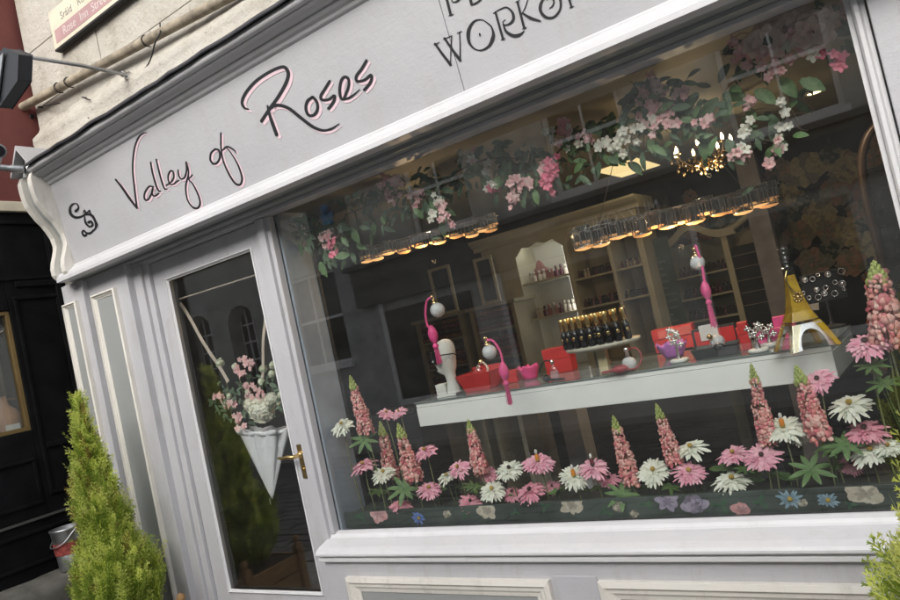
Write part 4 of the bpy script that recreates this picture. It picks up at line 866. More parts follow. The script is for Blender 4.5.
# ------------------------------------------------------------------ back cabinets
YB = 2.25
HU = thing('display_hutch', 'tall cream display hutch with a lit scalloped niche and shelves of bottles', 'cabinet', (-1.9, YB, .14))
xl_, xa_, xb_, xc_, xd_, xe_ = at(482,260,YB).x, at(516,260,YB).x, at(564,255,YB).x, at(570,260,YB).x, at(609,250,YB).x, at(645,250,YB).x
zt_h = at(560,222,YB).z; z1_, z2_ = at(545,279,YB).z, at(553,315,YB).z; zc0 = at(545,352,YB).z-.25
mb = MB(); D = .34
for x0, x1 in ((xl_,xa_),(xb_,xc_),(xd_-.012,xd_+.012),(xe_-.04,xe_)): mb.box((x0,YB,.14),(x1,YB+D-.021,zt_h-.05))
mb.box((xl_,YB+D-.02,.14),(xe_,YB+D,zt_h-.05)); mb.box((xa_,YB+.01,.14),(xe_-.04,YB+D-.02,zc0+.1))
mb.prism([(YB-.05,zt_h),(YB-.07,zt_h+.02),(YB-.07,zt_h+.035),(YB+D,zt_h+.035),(YB+D,zt_h-.049),(YB-.01,zt_h-.049),(YB-.015,zt_h-.02)], 'x', xl_-.05, xe_+.03)
# scalloped apron
def apron(x0, x1, zt, n=3, mi=0):
    pr = [(x0,zt)]; k = 24
    for i in range(k+1):
        t_ = i/k; pr.append((x0+(x1-x0)*t_, zt-.035-.022*abs(math.cos(t_*math.pi*n))-.05*abs(2*t_-1)**3))
    pr.append((x1,zt)); mb.prism(pr[::-1], 'y', YB+.002, YB+.014, mi)
apron(xa_+.001, xb_-.001, zt_h-.05)
apron(xc_+.001, xd_-.013, zt_h-.05, 2); apron(xd_+.013, xe_-.041, zt_h-.05, 2)
mb.build('carcass', CREAMC, HU, bev=.002)
mb = MB(); mb.box((xa_+.001,YB+D-.026,zc0+.11),(xb_-.001,YB+D-.0205,zt_h-.09)); mb.build('niche_back', LIVORY, HU)
za_, zb2 = at(610,271,YB).z, at(615,301,YB).z
for x0, x1, zz in ((xa_+.001,xb_-.001,z1_),(xa_+.001,xb_-.001,z2_),(xc_+.001,xd_-.013,za_),(xc_+.001,xd_-.013,zb2),(xd_+.013,xe_-.041,za_-.0),(xd_+.013,xe_-.041,zb2)):
    mb = MB(); mb.box((x0,YB+.006,zz-.014),(x1,YB+D-.03,zz)); mb.build('shelf', CREAMC, HU, bev=.001)
mb = MB(); mb.box((xb_-.012,YB+.03,z2_-.2),(xb_-.004,YB+.045,zt_h-.12)); mb.build('niche_strip_lamp', STRIP, HU)
mb = MB(); mb.box((xa_+.02,YB+.03,zt_h-.068),(xb_-.02,YB+.05,zt_h-.060)); mb.build('niche_top_lamp', STRIP, HU)
btl = {}
bm_ = [mat('rose_bottle', (.34,.17,.17), .25), mat('plum_bottle', (.10,.03,.05), .25), mat('dark_bottle', (.03,.022,.02), .25), mat('pearl_bottle', (.55,.50,.46), .3)]
def smallbottle(kind, x, y, z, s_, label, group):
    if kind not in btl:
        mb = MB()
        if kind % 2: mb.lathe([(.011,0),(.012,.002),(.012,.030),(.004,.036),(.004,.040),(.007,.041),(.007,.056),(.001,.057)], (0,0,0), n=10)
        else: mb.box((-.012,-.008,0),(.012,.008,.034)); mb.lathe([(.005,.0345),(.005,.040),(.008,.041),(.008,.052),(.001,.053)], (0,0,0), n=8)
        btl[kind] = mb.build('small_bottle', [bm_[kind % 4]]); o = btl[kind]
    else: o = btl[kind].copy(); C.collection.objects.link(o)
    o.location = (x,y,z); o.scale = (s_,)*3; tag(o, label, 'bottle', group); return o
def row(x0, x1, z, n, kinds, s_, label, group, y=YB+.06, dy=.03):
    for i in range(n):
        smallbottle(random.choice(kinds), x0+(x1-x0)*(i+.5)/n, y+rnd(0,dy), z+.0005, s_*rnd(.9,1.1), label, group)
row(xa_+.03, xb_-.03, z1_, 9, [0,1,3], 1.35, 'rose-tinted bottle on the upper shelf of the lit white niche', 'bottles on the upper niche shelf')
row(xa_+.03, xb_-.03, z2_, 10, [0,1,3], 1.4, 'rose-tinted bottle on the lower shelf of the lit white niche', 'bottles on the lower niche shelf')
row(xc_+.01, xd_-.02, za_, 13, [1,2,3], 1.0, 'dark little bottle on the upper shelf right of the lit niche', 'bottles upper middle bay')
row(xc_+.01, xd_-.02, zb2, 13, [1,2,0], 1.0, 'dark little bottle on the lower shelf right of the lit niche', 'bottles lower middle bay')
row(xd_+.02, xe_-.05, za_, 12, [2,1,3], .9, 'tiny dark bottle on the upper shelf at the hutch right end', 'bottles upper end bay')
row(xd_+.02, xe_-.05, zb2, 12, [2,1,3], .9, 'tiny dark bottle on the lower shelf at the hutch right end', 'bottles lower end bay')
mb = MB(); cpt = Vector((xa_+.11, YB+.12, z1_)); mb.prism([(cpt.x-.05,z1_+.001),(cpt.x-.055,z1_+.08),(cpt.x-.03,z1_+.10),(cpt.x-.02,z1_+.13),(cpt.x,z1_+.15),(cpt.x+.02,z1_+.13),(cpt.x+.03,z1_+.10),(cpt.x+.055,z1_+.08),(cpt.x+.05,z1_+.001)], 'y', cpt.y, cpt.y+.03)
tag(mb.build('crown_shaped_box', bm_[0], loc=cpt, bev=.003), 'rose crown-topped box on the upper shelf of the lit niche', 'box')
# arched dresser
YD = 2.75
xs0, xs1, xs2 = at(671,262,YD).x, at(722,245,YD).x, at(762,245,YD).x
zt0 = at(700,240,YD).z; zb0 = .14
DR = thing('arched_dresser', 'cream dresser with a swan-curved pediment and mirrored back beyond the hanging atomiser', 'cabinet', (xs0, YD, .14))
mb = MB(); w = xs1-xs0
mb.box((xs0-.06,YD,zb0),(xs0,YD+.30,zt0)); mb.box((xs1,YD,zb0),(xs1+.04,YD+.30,zt0)); mb.box((xs2-.03,YD,zb0),(xs2+.02,YD+.30,zt0))
pr = []
for i in range(25):
    t_ = i/24; pr.append((xs0-.12+(w+.22)*t_, zt0+.02+.115*math.exp(-((t_-.5)/.20)**2)+.02*abs(2*t_-1)))
lo = [(x, z-.055) for x, z in pr][::-1]
# pediment as quads
vs = [(x,YD-.03,z) for x,z in pr]+[(x,YD-.03,z) for x,z in lo[::-1]]+[(x,YD+.03,z) for x,z in pr]+[(x,YD+.03,z) for x,z in lo[::-1]]
mb.add(vs, [f_ for i in range(24) for f_ in ((i,i+1,25+i+1,25+i),(50+i,75+i,75+i+1,50+i+1),(i,50+i,50+i+1,i+1),(25+i,25+i+1,75+i+1,75+i))])
mb.tube(cr([(xs1+.05,YD,zt0+.02),((xs1+xs2)/2,YD,zt0+.04),(xs2-.01,YD,zt0+.10),(xs2+.02,YD,zt0+.12)],6), .022, 8)
mb.box((xs0-.06,YD+.29,zb0),(xs2+.02,YD+.31,zt0)); mb.build('carcass', CREAMC, DR, bev=.002)
mb = MB(); mb.box((xs0+.001,YD+.27,zb0),(xs1-.001,YD+.285,zt0+.0)); mb.build('mirror_back', mat('misty_mirror_back', (.30,.33,.31), .35), DR)
mb = MB(); mb.box((xs1+.041,YD+.01,zb0),(xs2-.031,YD+.28,zt0-.10)); mb.build('black_inner_case', BLACKM, DR)
for k, pxz in enumerate([(700,274),(705,296),(712,318)]):
    zz = at(*pxz,YD).z; mb = MB(); mb.box((xs0+.001,YD+.005,zz-.012),(xs1-.001,YD+.265,zz)); mb.build('shelf', CREAMC, DR)
    row(xs0+.02, xs1-.02, zz, 11, [1,2,2], 1.2, 'dark bottle on the %s shelf of the arched dresser' % ('upper','middle','lower')[k], 'bottles on the dresser %s shelf' % ('upper','middle','lower')[k], YD+.06)
for k in range(5):
    zz = zt0-.16-k*.085
    mb = MB(); mb.box((xs1+.045,YD-.001,zz-.004),(xs2-.034,YD+.009,zz)); mb.build('rail', CREAMD, DR)
mb = MB(); q = at(652,262,YD-.3); mb.box((-.01,0,0),(.16,.02,1.62), M=Matrix.Translation((q.x-.02,YD-.32,.14))@Matrix.Rotation(.5,4,'Z')); bd = tag(mb.build('menu_board', mat('bottle_green_board', (.02,.05,.035), .5), loc=(q.x,YD-.32,.14), bev=.003), 'narrow dark green board standing between the hutch and the dresser', 'board')
mb = MB()
for k in range(16): mb.box((.015,-.003,1.45-k*.045),(.015+rnd(.07,.12),-.001,1.462-k*.045), M=Matrix.Translation((q.x-.02,YD-.32,.14))@Matrix.Rotation(.5,4,'Z'))
mb.build('printed_lines', mat('faint_print', (.12,.14,.12), .6), bd)
# lilac pillar
x0_, x1_ = at(753,240,2.6).x, at(775,240,2.6).x; mb = MB(); mb.box((x0_,2.6,.14),(x1_,2.72,ZC)); pil = tag(mb.build('pillar', mat('lilac_grey_pillar', (.30,.29,.34), .7, 0, .35, 5), loc=(x0_,2.6,.14), bev=.004), 'dull lilac-grey pillar between the dresser and the floral wall', 'pillar')
# arched dark brown frame at the right
mb = MB(); q = at(872,200,2.0); mb.tube(cr([(q.x-.02,2.0,.14),(q.x-.02,2.0,1.2),(q.x-.02,2.0,1.72),(q.x+.03,2.0,1.93),(q.x+.14,2.0,2.03),(q.x+.3,2.0,2.07),(q.x+.46,2.0,2.03),(q.x+.57,2.0,1.93),(q.x+.62,2.0,1.72),(q.x+.62,2.0,.14)],8), .022, 10)
AF = tag(mb.build('arched_mirror', mat('dark_bronze', (.06,.035,.022), .4, .3), loc=(q.x,2.0,.14)), 'dark arched bronze-framed mirror in front of the floral wall at far right', 'mirror')
mb = MB(); mb.box((q.x-.0,2.0,.14),(q.x+.60,2.012,1.80)); mb.build('glass', BLACK, AF)
# gift shelves at the left of the hutch with frames and folded scarves
YG = 2.05
g0 = at(408,330,YG); g1 = at(512,310,YG); zt1 = at(455,313,YG).z
for i, (xa2, xb2, lab) in enumerate(((at(416,330,YG).x, at(462,320,YG).x, 'left cream shelf unit packed with folded scarves'), (at(470,318,YG).x, at(514,305,YG).x, 'right cream shelf unit packed with folded scarves, beside the hutch'))):
    SU = thing('shelf_unit', lab, 'shelf unit', (xa2, YG, .14), 'cream shelf units of scarves')
    mb = MB(); mb.box((xa2,YG,.14),(xa2+.03,YG+.33,zt1-.02)); mb.box((xb2-.03,YG,.14),(xb2,YG+.33,zt1-.02)); mb.box((xa2-.02,YG-.02,zt1-.02),(xb2+.02,YG+.34,zt1+.006)); mb.box((xa2+.03,YG+.31,.14),(xb2-.03,YG+.33,zt1-.02))
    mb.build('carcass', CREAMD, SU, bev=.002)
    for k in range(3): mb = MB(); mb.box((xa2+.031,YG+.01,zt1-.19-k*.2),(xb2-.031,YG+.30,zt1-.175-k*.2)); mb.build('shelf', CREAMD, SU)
    cols = [(.20,.06,.04),(.10,.09,.08),(.16,.12,.07),(.05,.06,.08),(.22,.11,.05),(.13,.03,.05)]
    for k in range(3):
        for j in range(4):
            z_ = zt1-.1745-k*.2+j*.036; mb = MB(); xw0, xw1 = xa2+.034+rnd(0,.012), xb2-.034-rnd(0,.012); pr = [(z_+.002,YG+.03),(z_,YG+.06)]
            n_ = 10; prof = [(YG+.02+.012*math.sin(t_*3.14159)*-1, z_+.001+.032*t_) for t_ in [u_/6 for u_ in range(7)]]+[(YG+.26,z_+.033),(YG+.26,z_+.001)]
            mb.prism(prof[::-1], 'x', xw0, xw1, 0)
            tag(mb.build('folded_scarf', mat('scarf_cloth', random.choice(cols), .9, 0, .5, 40, .5, 90), loc=(xw0,YG,z_), bev=.006), 'folded patterned scarf, %s in the %s stack of the %s shelf unit' % (('lowest','second','third','topmost')[j], ('upper','middle','lower')[k], ('left','right')[i]), 'scarf', 'folded scarves')
def pframe(label, c0, c1, y, lean):
    a, b_ = at(*c0, y), at(*c1, y); x0, x1 = sorted((a.x, b_.x)); zt2 = max(a.z, b_.z); zb = zt1+.0065; fw_ = .022
    FR = thing('picture_frame', label, 'frame', ((x0+x1)/2, y, zb)); mb = MB()
    for q in (((x0,y,zb),(x0+fw_,y+.02,zt2)), ((x1-fw_,y,zb),(x1,y+.02,zt2)), ((x0+fw_,y,zb),(x1-fw_,y+.02,zb+fw_)), ((x0+fw_,y,zt2-fw_),(x1-fw_,y+.02,zt2))): mb.box(*q)
    mb.build('frame', CREAMC, FR, bev=.003); mb = MB(); mb.box((x0+fw_-.001,y+.012,zb+fw_),(x1-fw_+.001,y+.016,zt2-fw_)); mb.build('glass', MIRROR, FR)
pframe('cream frame with dark glass on the left scarf shelf unit', (427,270), (457,305), YG+.06, 0)
pframe('cream frame with dark glass on the right scarf shelf unit', (472,260), (500,298), YG+.06, 0)
# ceiling light panel, downlight
cp = [onz(603,187,ZC-.001), onz(620,156,ZC-.001), onz(653,152,ZC-.001)]
c_ = onz(628,166,ZC); mb = MB(); mb.box((c_.x-.14,c_.y-.26,ZC-.012),(c_.x+.14,c_.y+.26,ZC-.001)); CLp = tag(mb.build('ceiling_panel', CEIL, loc=(c_.x,c_.y,ZC-.012)), 'lit square panel recessed in the shop ceiling left of the chandelier', 'ceiling light')
mb = MB(); mb.box((c_.x-.13,c_.y-.25,ZC-.016),(c_.x+.13,c_.y+.25,ZC-.0125)); mb.build('lit_diffuser', PANELW, CLp)
c_ = onz(814,91,ZC); DL = thing('downlight', 'small bright round downlight in the ceiling behind the big roses', 'ceiling light', (c_.x,c_.y,ZC-.001))
mb = MB(); mb.lathe([(.045,0),(.048,-.006),(.036,-.010),(.034,-.002)], (c_.x,c_.y,ZC-.001), n=20); mb.build('rim', WHITEM, DL); mb = MB(); mb.lathe([(.001,-.007),(.032,-.007),(.033,-.003)], (c_.x,c_.y,ZC-.001), n=20); mb.build('lamp', GLOWW, DL)
def plight(name, p, e, col, r, parent):
    l = bpy.data.lights.new(name, 'POINT'); l.energy = e; l.color = col; l.shadow_soft_size = .012; o = bpy.data.objects.new(name, l); C.collection.objects.link(o); o.location = Vector(p)-ORG[parent.name]; o.parent = parent; return o
def slight(name, p, e, col, size, parent, spot=R_(150)):
    l = bpy.data.lights.new(name, 'SPOT'); l.energy = e; l.color = col; l.shadow_soft_size = .012; l.spot_size = spot; l.spot_blend = .6; o = bpy.data.objects.new(name, l); C.collection.objects.link(o); o.location = Vector(p)-ORG[parent.name]; o.parent = parent; return o
slight('downlight_beam', (c_.x,c_.y,ZC-.02), 6, (1,.80,.55), .04, DL)
# chandelier
cc_ = at(703,152,1.35); cz = min(cc_.z, 2.08); CH = thing('chandelier', 'small crystal chandelier with lit candle bulbs under the shop ceiling', 'chandelier', (cc_.x,cc_.y,ZC))
mb = MB(); mb.tube([(cc_.x,cc_.y,ZC),(cc_.x,cc_.y,cz-.05)], .006, 8); mb.lathe([(.004,-.09),(.025,-.07),(.03,-.05),(.012,-.03),(.018,0),(.008,.03)], (cc_.x,cc_.y,cz), n=14); mb.build('stem', BRASS, CH)
for k in range(7):
    a = k*6.283/7+.3; d = Vector((math.cos(a), math.sin(a), 0)); b0 = Vector((cc_.x,cc_.y,cz))
    mb = MB(); mb.tube(cr([b0+Vector((0,0,-.04)), b0+d*.06+Vector((0,0,-.06)), b0+d*.12+Vector((0,0,-.03)), b0+d*.135+Vector((0,0,.005))],5), .0045, 6); mb.lathe([(.004,0),(.018,.004),(.02,.010)], b0+d*.135+Vector((0,0,.004)), n=10)
    arm = mb.build('arm', BRASS, CH); mb = MB(); mb.lathe([(.005,.012),(.008,.025),(.007,.038),(.001,.052)], b0+d*.135, n=8); mb.build('candle_bulb', GLOWW, arm)
mb = MB()
for k in range(90):
    a = rnd(0,6.28); r = rnd(.03,.16); c0 = Vector((cc_.x+math.cos(a)*r, cc_.y+math.sin(a)*r, cz-.06+rnd(-.05,.03)+.15*r)); mb.ball(c0, rnd(.004,.008), 5, sq=(1,1,1.5))
mb.build('crystal_drops', mat('smoky_crystal', (.5,.36,.2), .08, .7, .3, 90), CH)
plight('candle_light', (cc_.x,cc_.y,cz-.12), 2.6, (1,.74,.42), .08, CH)
# pendant lamps made of glass tubes
def tubelamp(label, a, b_, h, n, wid, dim):
    A, B = Vector(a), Vector(b_); mid = (A+B)/2; u_ = (B-A); L = u_.length; u_.normalize(); w_ = Vector((-u_.y,u_.x,0))
    TL = thing('tube_chandelier', label, 'pendant lamp', Vector((mid.x,mid.y,ZC)), 'long lamps of clear tubes'); zb = mid.z-h
    mb = MB(); ring = [mid+u_*(L/2*math.cos(t_))+w_*(wid*math.sin(t_))+Vector((0,0,-.004)) for t_ in [k*6.2832/40 for k in range(41)]]; mb.tube(ring, .0035, 6); mb.build('ring', SILVER, TL)
    mb = MB()
    for s_ in (-.35,.35): mb.tube([mid+u_*L*s_, mid+u_*L*s_*.2+Vector((0,0,ZC-mid.z))], .0016, 5)
    mb.build('suspension_wire', STEEL, TL)
    r = L/n*.66
    for k in range(2*n-2):
        t_ = math.pi*k/(n-1)+.05; c0 = mid+u_*((L/2-r)*math.cos(t_))+w_*(wid*math.sin(t_)); zz = c0.z+.003*math.sin(k*1.9)+(-.012 if math.sin(t_) < 0 else .008)+(-.010 if k % 2 else 0)
        mb = MB(); q = Vector((c0.x,c0.y,zz-h)); mb.lathe([(r*.8,.004),(r*.8,h)], q, n=12); tbm = mb.build('glass_tube', [TUBEG], TL)
        mb = MB(); mb.tube([q+Vector((r*.8,0,0)), q+Vector((r*.8,0,h+.004))], .0030, 6); [mb.tube([q+Vector((r*.8*math.cos(a_),r*.8*math.sin(a_),0)), q+Vector((r*.8*math.cos(a_),r*.8*math.sin(a_),h+.003))], .0025, 5) for a_ in (3.6,4.2,5.0,5.6)]; mb.lathe([(r*.86,0),(r*.9,.004),(r*.8,.005)], q, n=12); mb.lathe([(r*.80,h-.001),(r*.83,h+.001),(r*.80,h+.003)], q, n=12); mb.build('tube_rims_and_glints', SILVER, tbm)  # end rims; upright silver rods are modelled highlights on the glass
        mb = MB(); mb.lathe([(.0005,-.010),(r*.6,-.006),(r*.78,-.002),(r*.84,.001),(.0005,.002)], q, n=14); mb.build('glowing_disc', GLOW if k % 3 else GLOWD, tbm)
    plight('lamp_light', (mid.x,mid.y,zb-.10), dim, (1,.66,.34), .12, TL)
tubelamp('long pendant of pink-lit glass tubes hanging in the left half of the window', at(357,250,.55)-Vector((0,0,.0)), Vector((*at(498,215,.82).xy, at(357,250,.55).z)), .050, 12, .035, 1.9)
tubelamp('long pendant of clear smoky tubes hanging in the right half of the window', at(568,232,.45), Vector((*at(778,183,.80).xy, at(568,232,.45).z)), .060, 12, .04, 2.3)

# ------------------------------------------------------------------ flower builders
def leaf(mb, p, d, n, L, w, curl=.25, mi=0, k=4):
    """folded pointed leaf from p along d, n = face normal"""
    d = Vector(d).normalized(); n = Vector(n); n = (n-d*n.dot(d)); n = n.normalized() if n.length > 1e-5 else d.orthogonal().normalized(); s_ = d.cross(n)
    vs = []
    for i in range(k+1):
        t_ = i/k; c0 = Vector(p)+d*L*t_-n*L*curl*t_*t_; ww = w*math.sin(math.pi*min(.97,.06+t_*.93))**.8
        vs += [c0+s_*ww+n*ww*.22, c0, c0-s_*ww+n*ww*.22]
    mb.add(vs, [f_ for i in range(k) for f_ in ((i*3,i*3+1,i*3+4,i*3+3),(i*3+1,i*3+2,i*3+5,i*3+4))], mi, True)
def gerbera_head(mb, c, n, r, mi=0):
    u_, w_, n = basis(n)
    for L, (cnt, rr, lift, dz) in enumerate(((30,1,.02,-.001),(26,.88,.14,.0),(20,.66,.28,.001),(16,.42,.5,.002))):
        a0 = rnd(0,6)
        for k in range(cnt):
            a = a0+k*6.2832/cnt+rnd(-.06,.06); d = (u_*math.cos(a)+w_*math.sin(a)); lf = lift+rnd(-.12,.16)
            s_ = -u_*math.sin(a)+w_*math.cos(a); Lp = r*rr*rnd(.80,1.08)*(1+.10*math.sin(a*2+a0)); wd = r*rnd(.068,.098); tw = rnd(-.55,.55); vs = []
            for t_, ww in ((.12,.45),(.45,.95),(.8,1.0),(.96,.55),(1.0,.12)):
                q = c+d*Lp*t_+n*(Lp*(lf*t_-.28*t_*t_)+dz*r*8*.02); sv = (s_+n*tw)
                vs += [q+sv*wd*ww+n*wd*.25, q, q-sv*wd*ww+n*wd*.25]
            mb.add(vs, [f_ for i in range(4) for f_ in ((i*3,i*3+1,i*3+4,i*3+3),(i*3+1,i*3+2,i*3+5,i*3+4))], mi, True)
def nrm(p, asp, az=0.0):
    """normal so that the disc looks asp (0..1) open from the camera, leaning towards the sky; az turns it about the view axis"""
    v = (CAM-Vector(p)).normalized(); up = Vector((0,0,1)); up = (up-v*up.dot(v)).normalized(); up = Quaternion(v, az) @ up
    a = math.acos(max(.05, min(.98, asp))); return (v*math.cos(a)+up*math.sin(a)).normalized()
ZB_ = .7555
def gerbera(px, w, asp, col, label, Y, cen='y', az=0.0, lean=(0,0), bot=None):
    p = at(*px, Y); r = w/2/ppm(p)*1.02; nn = nrm(p, asp, az)
    if p.y < .012+r*.9: p = at(*px, .012+r*.9)
    base = Vector((p.x+lean[0], min(.19, p.y+.02+lean[1]), ZB_))
    th = thing('gerbera', label, 'flower', base, 'artificial gerberas in the window trough')
    mb = MB(); gerbera_head(mb, p, nn, r); mb.build('petals', {'w':WGER,'p':PGER,'r':PGER2}[col], th)
    mb = MB(); mb.lathe([(.001,-.003),(r*.12,-.002),(r*.14,.002),(r*.10,.005),(.001,.004)], p+nn*(.003+r*.12), nn, 14)
    for k in range(26): a = k*2.4; q = r*.13*math.sqrt(k/26); u_, w_, _ = basis(nn); mb.ball(p+nn*(.007+r*.12)+(u_*math.cos(a)+w_*math.sin(a))*q, r*.028, 4)
    mb.build('flower_centre', YCEN if cen == 'y' else DCEN, th)
    mb = MB(); mid = (p+base)/2+Vector((rnd(-.006,.006), rnd(-.004,.004), 0)); mb.tube(cr([base, mid, p-nn*.02, p-nn*.004],5), .0024, 6)
    mb.lathe([(.0025,-.014),(r*.16,-.006),(r*.2,-.003)], p, nn, 10); mb.build('stem', STEM, th)
    if bot:
        q = p+nn*.008; u2 = (nn*.3+Vector((0,0,1))).normalized(); B = thing('miniature_bottle', bot, 'perfume bottle', q, 'miniature scent bottles perched on gerberas')
        mb = MB(); mb.lathe([(.006,0),(.0075,.003),(.0075,.020),(.003,.024),(.003,.027)], q, u2, 12); mb.build('bottle', ORANGE if 'orange' in bot or 'amber' in bot else mat('dark_red_perfume', (.16,.02,.03), .2), B)
        mb = MB(); mb.lathe([(.0045,.0275),(.0055,.030),(.0045,.040),(.001,.043)], q, u2, 10); mb.build('stopper', WHITEM, B)
G = [
 ((342,425),27,.42,'w','white gerbera leaning left in front of the grey partition',.05,'y',.25),
 ((386,413),19,.5,'p','left half of the high pink gerbera pair floating above the three left lupins',.10,'y',-.2),
 ((399,412),17,.5,'p','right half of the high pink gerbera pair below the shelf corner',.12,'y',.3),
 ((363,465),28,.38,'p','pink gerbera at the far left, just above the printed pink lily',.05,'y',.25),
 ((383,473),27,.55,'w','white gerbera with yellow eye between the two left lupins',.05,'y',.0),
 ((425,451),27,.42,'p','pink gerbera on a bare stem right of the three left lupins',.09,'y',.3),
 ((429,489),28,.62,'p','pink gerbera low in the row, with a bright orange eye, left of the gap',.05,'y',.0),
 ((400,505),25,.5,'r','pink gerbera drooping low over the trough above the blue printed daisy',.045,'y',.0),
 ((447,476),22,.45,'w','white gerbera half hidden behind a pink one near the middle-left lupin',.09,'y',.3),
 ((458,468),27,.55,'p','pink gerbera touching the left side of the lone lupin under the shelf',.06,'y',.3),
 ((470,502),24,.75,'r','deep pink gerbera drooping below the lone lupin',.045,'d',-.2),
 ((492,490),29,.65,'w','white gerbera with yellow eye right below the lone lupin',.06,'y',.1),
 ((509,469),29,.72,'w','large white gerbera with green eye right of the lone lupin',.08,'d',.0),
 ((488,474),20,.8,'r','pink gerbera half behind the lone lupin spike',.12,'d',.2),
 ((538,462),32,.66,'p','pink gerbera with an orange miniature bottle on its eye',.08,'y',.0),
 ((530,491),32,.55,'r','wide deep pink gerbera low in the middle of the row',.06,'d',.2),
 ((512,493),22,.6,'r','small deep pink gerbera behind the wide low one in the middle',.11,'d',.0),
 ((552,487),18,.8,'r','small deep pink gerbera peeping out left of the bottle-topped white one',.13,'d',.0),
 ((574,477),31,.80,'w','white gerbera carrying an orange miniature bottle in the middle of the row',.06,'y',.0),
 ((593,467),33,.55,'p','pink gerbera with a dark red miniature bottle on its eye',.08,'d',.0),
 ((609,479),24,.6,'r','deep pink gerbera left of the fifth lupin, partly overlapped by it',.11,'d',.0),
 ((653,471),34,.75,'w','white gerbera between the two middle lupins',.06,'y',.0),
 ((689,472),34,.72,'p','pink gerbera under the right-hand middle lupin',.06,'y',.0),
 ((691,448),34,.5,'w','white gerbera beside the tip of the right-hand middle lupin',.10,'y',.2),
 ((733,454),32,.52,'p','pink gerbera above the low white one, left of the rose-pink large one',.09,'y',.15),
 ((762,456),35,.85,'p','large pink gerbera with black eye below the lupin under the shelf end',.06,'d',.2),
 ((732,480),38,.5,'w','wide white gerbera low over the trough in the right half',.045,'y',.0),
 ((783,428),38,.72,'w','white gerbera with an amber miniature bottle under the shelf end',.08,'y',.0),
 ((799,434),24,.8,'w','white gerbera tucked behind the one with the amber bottle',.13,'y',.0),
 ((850,405),44,.55,'w','large white gerbera high at the right under the shelf corner',.09,'y',.1),
 ((865,430),42,.5,'r','dusky pink gerbera with dark eye right of the last two lupins',.08,'d',.1),
 ((871,451),38,.7,'w','large white gerbera low at the right end of the row',.06,'y',.2),
 ((888,447),30,.6,'w','white gerbera touching the right window jamb',.05,'y',.0),
 ((851,464),26,.75,'r','deep pink gerbera hidden low behind the white ones at the right',.13,'d',.0),
 ((866,343),44,.52,'p','big pink gerbera pair-mate in front of the tallest lupin, left one',.07,'d',.2),
 ((884,338),36,.6,'p','pink gerbera overlapping the base of the tallest lupin on its right',.09,'d',.4),
 ((818,380),34,.72,'p','pink gerbera in front of the shelf corner beside a lupin tip',.09,'d',.3)]
bots = {14:'orange miniature bottle with white stopper on a pink gerbera', 18:'orange miniature bottle on the white gerbera in the middle of the row', 19:'dark red miniature bottle on the pink gerbera right of the middle', 27:'amber miniature bottle on the white gerbera under the shelf end'}
for i, g in enumerate(G): gerbera(*g[:6], cen=g[6], az=g[7], bot=bots.get(i))

